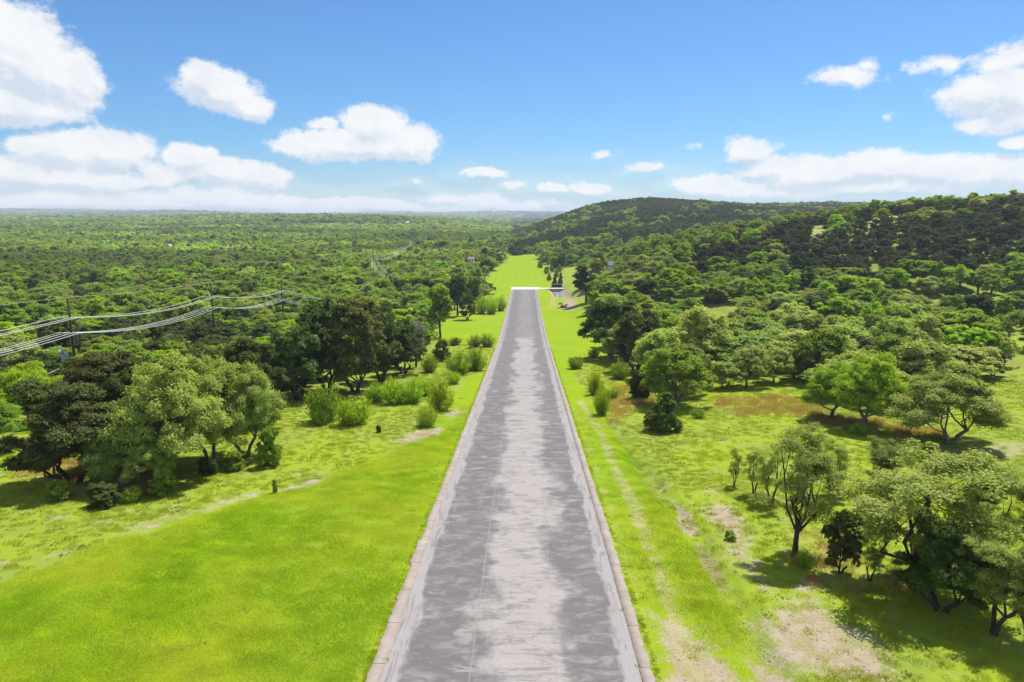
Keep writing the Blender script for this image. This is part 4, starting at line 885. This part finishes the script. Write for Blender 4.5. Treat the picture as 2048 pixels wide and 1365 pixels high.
for i, (p, lab) in enumerate(zip(POLES, PLAB)):
    if lab is None: continue
    g = float(ground(p[0], p[1])); H = p[2]-g; e = empty('utility_pole', (p[0], p[1], g)); tag(e, lab, 'utility pole', 'wooden poles of the power line')
    MB().tube([(0, 0, -.5), (0, 0, H*.5), (0, 0, H)], [.19, .17, .14], 12).build('pole', WOOD, e, True)
    for zz, offs in ((H-U, OFF_U), (H-Lw, OFF_L)):
        b = MB().box((0, -.2, zz-.12), (3.3, .1, .12)).build('crossarm', ARM, e)
        MB().tube([(-.9, -.2, zz-.15), (0, -.17, zz-.75)], .03, 5).tube([(.9, -.2, zz-.15), (0, -.17, zz-.75)], .03, 5).build('brace', CAN, e)
        for o_ in offs:
            MB().tube([(o_, -.2, zz-.06), (o_, -.2, zz-.02), (o_, -.2, zz+.04), (o_, -.2, zz+.1)], [.03, .07, .05, .03], 8).build('insulator', CER, e)
    MB().tube([(0, 0, H), (0, 0, H+.12)], [.05, .03], 6).build('cap', CER, e)
    if i == 1:
        tr_ = MB().tube([(.62, -.1, H-5.9), (.62, -.1, H-5.85), (.62, -.1, H-5.0), (.62, -.1, H-4.95)], [.2, .27, .27, .2], 14).build('transformer', CAN, e, False)
        MB().tube([(.7, -.1, H-4.95), (.7, -.1, H-4.7)], .04, 6).build('bushing', CER, tr_)
def cable(dx, dz, lab, sag, r_=.03):
    m = MB(); pts = []
    for a, b in zip(POLES[:-1], POLES[1:]):
        A = Vector(a)+Vector((dx, -.2 if dx else 0, dz)); B = Vector(b)+Vector((dx, -.2 if dx else 0, dz)); n = 14
        for k in range(n+(b is POLES[-1])): t = k/n; q = A.lerp(B, t); q.z -= sag*4*t*(1-t)*min(1, (B-A).length/55); pts.append(q)
    m.tube(pts, r_, 6); tag(m.build('power_cable', CABLE, None, True), lab, 'power cable', 'cables strung along the poles')
cable(0, .15, 'thin single cable along the very tops of the poles', .5, .014)
for o_, nm in zip(OFF_U, ('outermost on the forest side', 'in the middle', 'outermost on the road side')): cable(o_, -U+.1, 'pale upper crossarm cable, %s of three' % nm, 1.5, .031)
for o_, nm in zip(OFF_L, ('outermost on the forest side', 'second from the forest side', 'second from the road side', 'outermost on the road side')): cable(o_, -Lw+.1, 'pale lower crossarm cable, %s of four' % nm, 1.7, .031)
a, b = at(-60, 800, 58), at(118, 738, 72)
tag(MB().tube([a, (a+b)/2+np.array([0, 0, -.3]), b], .02, 6).build('power_cable', CABLE, None, True), 'low single cable sloping into the trees under the main line', 'power cable')

# ------------------------------------------------------------------ culvert, creek, boulders
def creek():
    pts = CREEK[1:5]; V = []; 
    for (x, y), w in zip(pts, (1.7, 1.7, 1.6, 1.2)): z = float(ground(x, y))+.35; V += [(x-w, y, z), (x+w, y, z)]
    zz = min(v[2] for v in V)+.12; V = [(v[0], v[1], zz) for v in V]
    m, T = new_mat('creek_water'); n = T.noise(pos(T), 4, 3); finish(T, (.32, .34, .33), .12, n, .15, .02, .6)
    o = mesh_obj('water', V, [(2*i, 2*i+1, 2*i+3, 2*i+2) for i in range(3)], m); tag(o, 'pale still creek water reflecting the sky', kind='structure')
creek()
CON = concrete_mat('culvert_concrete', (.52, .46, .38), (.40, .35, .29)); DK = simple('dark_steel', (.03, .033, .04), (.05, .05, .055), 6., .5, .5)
gz = float(prof(289)); cul = empty('culvert_bridge', (13.8, 288.3, gz)); tag(cul, 'small concrete culvert bridge with two openings over the creek', 'bridge')
b = MB()
for x0, x1 in ((-4.6, -2.6), (-.22, .22), (2.6, 4.6)): b.box(((x0+x1)/2, .25, -.85), (x1-x0, .9, 1.9))
b.build('pier', CON, cul)
MB().box((0, .2, .16), (9.6, .7, .22)).build('deck_edge', concrete_mat('white_concrete', (.62, .58, .52), (.5, .46, .42)), cul)
MB().box((-5.6, -.4, -.6), (2.4, .3, 1.3), R(28)).build('wing_wall', CON, cul); MB().box((5.6, -.4, -.6), (2.4, .3, 1.3), R(-28)).build('wing_wall', CON, cul)
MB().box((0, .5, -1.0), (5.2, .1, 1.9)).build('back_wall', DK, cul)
MB().box((-1.4, .3, -.55), (1.7, .25, .55)).box((1.4, .3, -.55), (1.7, .25, .55)).build('pale_sill', CON, cul)
gr = empty('steel_grate', (14.1, 294.9, float(prof(294))+.05)); tag(gr, 'dark steel grate in a pale concrete frame behind the culvert', 'grate')
b = MB(); 
for i in range(19): b.box((-2.05+i*.228, .2, .75), (.12, .08, 1.3))
b.box((0, .23, .75), (4.3, .03, 1.35)); b.build('bars', DK, gr)
MB().box((0, .2, 1.5), (4.9, .3, .16)).box((-2.3, .2, .7), (.22, .3, 1.44)).box((2.3, .2, .7), (.22, .3, 1.44)).build('frame', CON, gr)
MB().box((4.4, 1.2, .28), (3.6, 3.0, .5)).build('side_slab', CON, gr)
def boulder(px, py, w, lab, seed, c):
    x, y = hit(px, py); d = project([x, y, float(ground(x, y))])[2]; s = w*d/F/2; bm_ = bpy.data.meshes.new('boulder'); import bmesh
    bm = bmesh.new(); bmesh.ops.create_icosphere(bm, subdivisions=3, radius=1); r = np.random.default_rng(seed); pl = unit(r.normal(0, 1, (9, 3)))
    for v in bm.verts:
        q = np.array(v.co); k = min(1/max(.25, float(np.dot(q, n_))) * .78 for n_ in pl if np.dot(q, n_) > 0) if (pl@q > 0).any() else 1; q = q*min(1, k)+r.normal(0, .02, 3); v.co = Vector((q[0]*s, q[1]*s*.9, q[2]*s*.62+s*.25))
    bm.to_mesh(bm_); bm.free(); bm_.materials.append(simple('boulder_rock', c, tuple(k*.6 for k in c), 2.5, .95)); o = bpy.data.objects.new('boulder', bm_); col.objects.link(o); o.location = (x, y, float(ground(x, y))); tag(o, lab, 'boulder', 'boulders at the creek end')
boulder(1127, 616, 15, 'long dark brown boulder in front of the creek water', 1, (.16, .11, .08)); boulder(1121, 609, 9, 'smaller brown boulder at the tip of the creek water', 2, (.22, .17, .13)); boulder(1118, 617, 7, 'pale low rock beside the dark brown boulder', 3, (.45, .40, .33)); boulder(1133, 611, 8, 'tan rock on the sandy bank beside the dark boulder', 4, (.34, .28, .2))
boulder(1172, 620, 8, 'pale stone under the dark creekside tree', 6, (.55, .5, .44))

# ------------------------------------------------------------------ far houses
WHT = simple('white_wall', (.68, .66, .62), (.58, .56, .52), 1.); RFW = simple('pale_metal_roof', (.72, .72, .70), (.6, .6, .58), .6, .5); RFT = simple('tan_roof', (.45, .36, .28), (.36, .28, .22), .6, .9); GLS = simple('dark_glass', (.03, .035, .04), (.04, .04, .05), 1, .2)
def house(px, py, wp, Y, roof, lab, hp=None, lift=2.0):
    p = at(px, py, Y); g = float(ground(p[0], p[1])); W = max(3.4 if Y > 350 else 2.3, wp*Y/F); H = 2.5; e = empty('house', (p[0], p[1], g), R(float(np.random.default_rng(px).uniform(-20, 20)))); tag(e, lab, 'house')
    D = W*.6; MB().box((0, 0, H/2), (W, D, H)).build('wall', WHT, e)
    m = MB(); h = max(1.6, H*.3); m.v = [(-W*.55, -D*.62, H), (W*.55, -D*.62, H), (W*.55, D*.62, H), (-W*.55, D*.62, H), (-W*.55, 0, H+h), (W*.55, 0, H+h)]; m.f = [(0, 1, 5, 4), (2, 3, 4, 5), (1, 2, 5), (3, 0, 4), (3, 2, 1, 0)]; m.build('roof', roof, e)
    for s_ in (-.25, .25): MB().box((W*s_, -D/2-.03, H*.72), (W*.14, .08, 1.3)).build('window', GLS, e)
house(336, 464, 9, 620, RFW, 'small pale-roofed house in the forest below the horizon ridge')
house(942, 492, 12, 430, RFT, 'tan-roofed house among trees behind the grass strip')
house(1222, 519, 9, 300, RFW, 'pale-roofed cabin at the foot of the hill')
house(765, 440, 6, 1420, RFW, 'tiny white house in the dark band of the far ridge')
house(816, 447, 7, 1260, RFW, 'tiny white-roofed house low on the far ridge towards the valley')
house(588, 430, 7, 1400, RFW, 'tiny white house on the skyline of the far ridge')
house(345, 424, 7, 2600, RFW, 'tiny white house on the distant horizon hill')
house(8, 424, 7, 2600, RFW, 'tiny white house on the skyline at the photo edge')
p = at(128, 706, 88); g = float(ground(p[0], p[1]))
def tarp():
    r = np.random.default_rng(4); n = 9; V = [(p[0]-.6+1.2*i/(n-1)+r.normal(0, .05), p[1]+r.normal(0, .12), p[2]-1.0+1.5*j/(n-1)-.6*i/(n-1)+r.normal(0, .06)) for j in range(n) for i in range(n)]
    tag(mesh_obj('plastic_sheet', V, [(j*n+i, j*n+i+1, (j+1)*n+i+1, (j+1)*n+i) for j in range(n-1) for i in range(n-1)], simple('blue_white_plastic', (.55, .62, .80), (.4, .47, .65), 2., .5), None, True), 'pale blue-white sheet seen through the branches below the first utility pole', 'plastic sheet')
tarp()

# ------------------------------------------------------------------ labels of the forest trees
LM = [('the first utility pole', 135, 690, 0), ('the second utility pole', 421, 625, 0), ('the third utility pole', 562, 610, 0), ('the bend of the power line', 745, 560, 0), ('the mown gap under the cables', 748, 540, 0), ('the far end of the power line', 825, 485, 0),
      ('the lawn grove', 330, 830, 0), ('the silvery oaks', 450, 760, 0), ('the forking juniper', 712, 730, 0), ('the bare grey tree', 825, 680, 0), ('the slender bright tree', 880, 640, 0), ('the upper lawn', 940, 610, 0), ('the dark trees by the strip', 920, 570, 0),
      ('the end of the grass strip', 1040, 512, 0), ('the tan-roofed house', 942, 500, 0), ('the pale cabin', 1222, 525, 0), ('the culvert bridge', 1130, 572, 0), ('the dark creekside tree', 1172, 570, 0), ('the overhanging dark oak', 1215, 660, 0),
      ('the broad spreading oak', 1350, 730, 0), ('the pale oak thicket', 1400, 650, 0), ('the small meadow grove', 1540, 700, 0), ('the many-stemmed oak', 1735, 740, 0), ('the very wide oak', 1895, 760, 0), ('the upper meadow clearing', 1985, 690, 0),
      ('the bald patch on the hill', 1740, 450, 0), ('the foot of the dark slope', 1640, 560, 0), ('the middle of the dark slope', 1850, 490, 0), ('the low end of the slope', 1450, 510, 0), ('the saddle of the hills', 1250, 490, 0), ('the hilltop at the frame edge', 2010, 430, 0),
      ('the meadow forest edge', 1620, 640, 0), ('the forest behind the clearing', 1930, 610, 0), ('the pale woods below the slope', 1780, 610, 0), ('the woods above the first pole', 100, 560, 0), ('the gap in the far woods', 680, 492, 0), ('the woods above the second pole', 330, 540, 0), ('the woods above the third pole', 560, 530, 0), ('the woods below the second pole', 330, 660, 0), ('the woods behind the junipers', 660, 640, 0)]
ORD = 'first second third fourth fifth sixth seventh eighth ninth tenth eleventh twelfth thirteenth fourteenth fifteenth sixteenth seventeenth eighteenth nineteenth twentieth'.split()
def ordw(n):
    if n < 20: return ORD[n]
    T_ = ['twenty', 'thirty', 'forty', 'fifty', 'sixty']; a, b_ = divmod(n+1, 10); return (T_[a-2]+'-'+ORD[b_-1]) if b_ else T_[a-2][:-1]+'ieth'
KW = ['live oak', 'broadleaf tree', 'juniper']; CW = ['oak tree', 'tree', 'juniper tree']
grp = {}
for e, kk, tn, x, y, h in FOREST:
    px, py, d = project([x, y, float(ground(x, y))+h*.6]); q = [math.hypot((px-a[1]), (py-a[2])*1.6) for a in LM]; j = int(np.argmin(q)); a = LM[j]; dx, dy = px-a[1], (py-a[2])*1.6
    if abs(dx) > abs(dy): s_ = 'roadward of' if (dx > 0) == (a[1] < 1050) else 'outward of'
    else: s_ = 'beyond' if dy < 0 else 'in front of'
    grp.setdefault((TONES[tn][0], kk, s_, j), []).append((q[j], e))
for (tw, kk, s_, j), L in grp.items():
    for n, (q, e) in enumerate(sorted(L, key=lambda t: t[0])):
        tag(e, ('%s %s, %s %s %s' % (tw, KW[kk], (ordw(n) if len(L) > 1 else 'the only one'), s_, LM[j][0])), CW[kk], ['oaks of the surrounding forest', 'broadleaf trees of the surrounding forest', 'junipers of the surrounding forest'][kk])

# ------------------------------------------------------------------ haze, sky, sun
HZ = MB().box((0, 4500, 33), (31800, 9240, 94)); hz = HZ.build('haze', None); hz.data.materials.clear()
mh = bpy.data.materials.new('haze'); mh.use_nodes = True; mh.node_tree.nodes.clear(); Th = NT(mh); pv = Th.node('ShaderNodeVolumePrincipled'); pv.inputs['Color'].default_value = (.78, .87, 1, 1); pv.inputs['Density'].default_value = HAZE_D = .00016
pv.inputs['Anisotropy'].default_value = 0.2
Th.l.new(pv.outputs[0], Th.node('ShaderNodeOutputMaterial').inputs['Volume']); hz.data.materials.append(mh); tag(hz, kind='stuff')

SUN_EL, SUN_AZ = 62.0, 36.0      # the sun stands ahead of the camera, a little to the right
sd = bpy.data.lights.new('sun', 'SUN'); sd.energy = 5.0; sd.angle = R(.53); sd.color = (1, .965, .91); so = bpy.data.objects.new('sun', sd); col.objects.link(so)
to_sun = Vector((math.sin(R(SUN_AZ))*math.cos(R(SUN_EL)), math.cos(R(SUN_AZ))*math.cos(R(SUN_EL)), math.sin(R(SUN_EL)))); so.rotation_euler = (-to_sun).to_track_quat('-Z', 'Y').to_euler()
w = bpy.data.worlds.new('World'); scene.world = w; w.use_nodes = True; w.node_tree.nodes.clear(); T = NT(w)
sk = T.node('ShaderNodeTexSky', sky_type='NISHITA'); sk.sun_disc = False; sk.sun_elevation = R(SUN_EL); sk.sun_rotation = R(SUN_AZ); sk.air_density = 1.0; sk.dust_density = .4; sk.ozone_density = 2.5
skyc = T.mix(1., sk.outputs[0], SKYT := (.455, .715, .97), 'MULTIPLY')
gen = T.node('ShaderNodeTexCoord').outputs['Generated']; sx = T.node('ShaderNodeSeparateXYZ'); T.put(sx.inputs[0], gen)
az = T.math('ARCTAN2', sx.outputs[0], sx.outputs[1]); el = T.math('ARCSINE', sx.outputs[2])
cb = T.node('ShaderNodeCombineXYZ'); T.put(cb.inputs[0], az); T.put(cb.inputs[1], el); ae = cb.outputs[0]
def dirae(px, py): d = ray(px, py); return math.atan2(d[0], d[1]), math.asin(d[2])
# clouds: (px, py, half width px, half height px, strength)
CL = [(40, 110, 130, 105, 1.1), (120, 150, 100, 75, 1.0), (10, 200, 150, 60, .9), (60, 215, 110, 42, 1), (-60, 100, 120, 90, 1),
      (440, 180, 105, 40, 1.0), (405, 160, 52, 38, 1), (500, 205, 60, 32, .9), (460, 160, 50, 26, .8),
      (715, 290, 165, 34, 1.05), (740, 255, 75, 42, 1), (820, 290, 66, 36, .95), (600, 290, 70, 20, .85), (640, 255, 45, 16, .6),
      (130, 300, 110, 48, 1), (220, 300, 100, 45, .95), (20, 340, 130, 50, .9), (60, 290, 70, 26, .7), (160, 355, 180, 34, .85),
      (385, 318, 65, 34, .95), (430, 345, 130, 32, .85), (520, 350, 62, 34, .9), (330, 350, 90, 30, .7),
      (100, 400, 300, 26, .9), (380, 395, 240, 28, .95), (520, 405, 200, 22, .95), (680, 412, 160, 20, .95), (770, 418, 100, 13, .9), (950, 402, 110, 18, .6), (1060, 408, 90, 18, .5), (900, 420, 160, 12, .55),
      (980, 346, 40, 12, .8), (1025, 368, 34, 14, .65), (1103, 376, 34, 15, .95), (1180, 374, 48, 18, .8), (835, 362, 20, 8, .45), (945, 345, 30, 6, .4),
      (1210, 310, 32, 9, .55), (1292, 338, 42, 12, .65), (1380, 292, 30, 8, .25),
      (1500, 300, 62, 26, .85), (1540, 330, 80, 26, .7), (1440, 372, 110, 24, .9), (1430, 355, 60, 14, .5), (1640, 345, 120, 38, 1), (1740, 335, 110, 32, 1), (1850, 340, 120, 32, .95), (1970, 345, 140, 36, .95), (1750, 375, 260, 20, .75), (2060, 350, 90, 40, .9), (1600, 385, 220, 12, .5),
      (1690, 155, 72, 24, .5), (1660, 162, 44, 14, .4), (1735, 130, 32, 14, .4), (1777, 236, 22, 14, .35),
      (1880, 125, 58, 26, .6), (1920, 115, 50, 18, .35), (1960, 185, 105, 48, .85), (2040, 190, 100, 60, .95), (2010, 130, 100, 42, .55), (2060, 110, 60, 36, .5), (1960, 250, 55, 20, .7), (2040, 285, 30, 15, .8), (2020, 245, 80, 26, .6)]
wz = T.noise(ae, 9., 6, .62, out='Color'); wv = T.node('ShaderNodeVectorMath', operation='MULTIPLY_ADD'); T.put(wv.inputs[0], wz); wv.inputs[1].default_value = (.055, .04, 0); T.put(wv.inputs[2], ae)
w2 = T.node('ShaderNodeVectorMath', operation='SUBTRACT'); T.put(w2.inputs[0], wv.outputs[0]); w2.inputs[1].default_value = (.0275, .02, 0); aw = w2.outputs[0]
def cloud_field(vec):
    D = None
    for (px, py, hw, hh, s_) in CL:
        s_ *= .74 if hw < 50 and py > 290 else 1; hw *= 1.25 if hw < 50 and py > 290 else 1
        a0, e0 = dirae(px, py); k = math.cos(math.atan((px-1024)/F))**1.6; rx = hw/F*k*1.12; ry = hh/F*math.cos(math.atan((px-1024)/F))*1.14
        n = T.node('ShaderNodeVectorMath', operation='MULTIPLY_ADD'); T.put(n.inputs[0], vec); n.inputs[1].default_value = (1/rx, 1/ry, 0); n.inputs[2].default_value = (-a0/rx, -e0/ry, 0)
        ln = T.node('ShaderNodeVectorMath', operation='LENGTH'); T.put(ln.inputs[0], n.outputs[0]); v = T.math('MULTIPLY', T.math('SUBTRACT', 1., ln.outputs['Value']), s_)
        D = v if D is None else T.math('SMOOTH_MAX', D, v, .12)
    return D
def shifted(vec, dx, dy): n = T.node('ShaderNodeVectorMath', operation='ADD'); T.put(n.inputs[0], vec); n.inputs[1].default_value = (dx, dy, 0); return n.outputs[0]
D = cloud_field(aw); Du = cloud_field(shifted(aw, .006, .016))
ndetail = lambda v: T.math('ADD', T.math('MULTIPLY_ADD', T.noise(v, 15., 10, .66), 1.05, -.525), T.math('MULTIPLY_ADD', T.noise(T.vscale(v, 1, 1.5), 55., 8, .72), .55, -.275))
Dn = T.math('ADD', D, ndetail(ae)); Dnu = T.math('ADD', Du, ndetail(shifted(ae, .004, .008)))
alpha = T.mapr(Dn, .03, .36)
lit = T.mapr(T.math('SUBTRACT', Dn, Dnu), -.38, .20)      # towards the sun the cloud thins: its crest is bright, its base grey
# haze of thin cloud low over the horizon
lowc = T.mapr(T.math('ADD', el, T.math('MULTIPLY_ADD', T.noise(T.vscale(ae, .6, 2.5), 10., 4, .5), .06, -.03)), .10, -.01, 0, .6)
alpha = T.math('MAXIMUM', alpha, lowc)
f3 = T.noise(T.vscale(ae, 1, 1.7), 20., 6, .55, .4)
shade = T.math('ADD', T.math('MULTIPLY', T.math('SUBTRACT', 1., lit), .85), T.mapr(f3, .42, .66, 0, .3), clamp=True)
CLW, CLG = (7.1, 7.15, 7.2), (4.9, 5.5, 6.3)
cc = T.mix(T.math('SUBTRACT', 1., shade), CLG, CLW) if False else T.mix(shade, CLW, CLG)
# bright broken cloud added out of view, overhead and behind, for more fill light
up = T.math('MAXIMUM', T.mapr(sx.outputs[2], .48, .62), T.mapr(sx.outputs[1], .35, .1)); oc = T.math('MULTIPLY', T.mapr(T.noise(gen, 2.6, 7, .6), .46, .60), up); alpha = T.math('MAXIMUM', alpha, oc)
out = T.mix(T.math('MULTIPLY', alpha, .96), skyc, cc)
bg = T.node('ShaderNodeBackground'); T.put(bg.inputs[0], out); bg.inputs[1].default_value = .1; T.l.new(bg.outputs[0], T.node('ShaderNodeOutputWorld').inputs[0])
w.cycles.sampling_method = 'MANUAL'; w.cycles.sample_map_resolution = 512

scene.view_settings.view_transform = 'Standard'; scene.view_settings.look = 'None'; scene.view_settings.exposure = 0.45; scene.view_settings.gamma = 1
scene.render.engine = 'CYCLES'
cy = scene.cycles; cy.max_bounces = 6; cy.diffuse_bounces = 3; cy.glossy_bounces = 2; cy.transmission_bounces = 3; cy.volume_bounces = 0; cy.transparent_max_bounces = 4
cy.use_denoising = True; cy.denoiser = 'OPENIMAGEDENOISE'; cy.use_adaptive_sampling = True; cy.adaptive_threshold = .02; cy.sample_clamp_indirect = 8; cy.caustics_reflective = False; cy.caustics_refractive = False
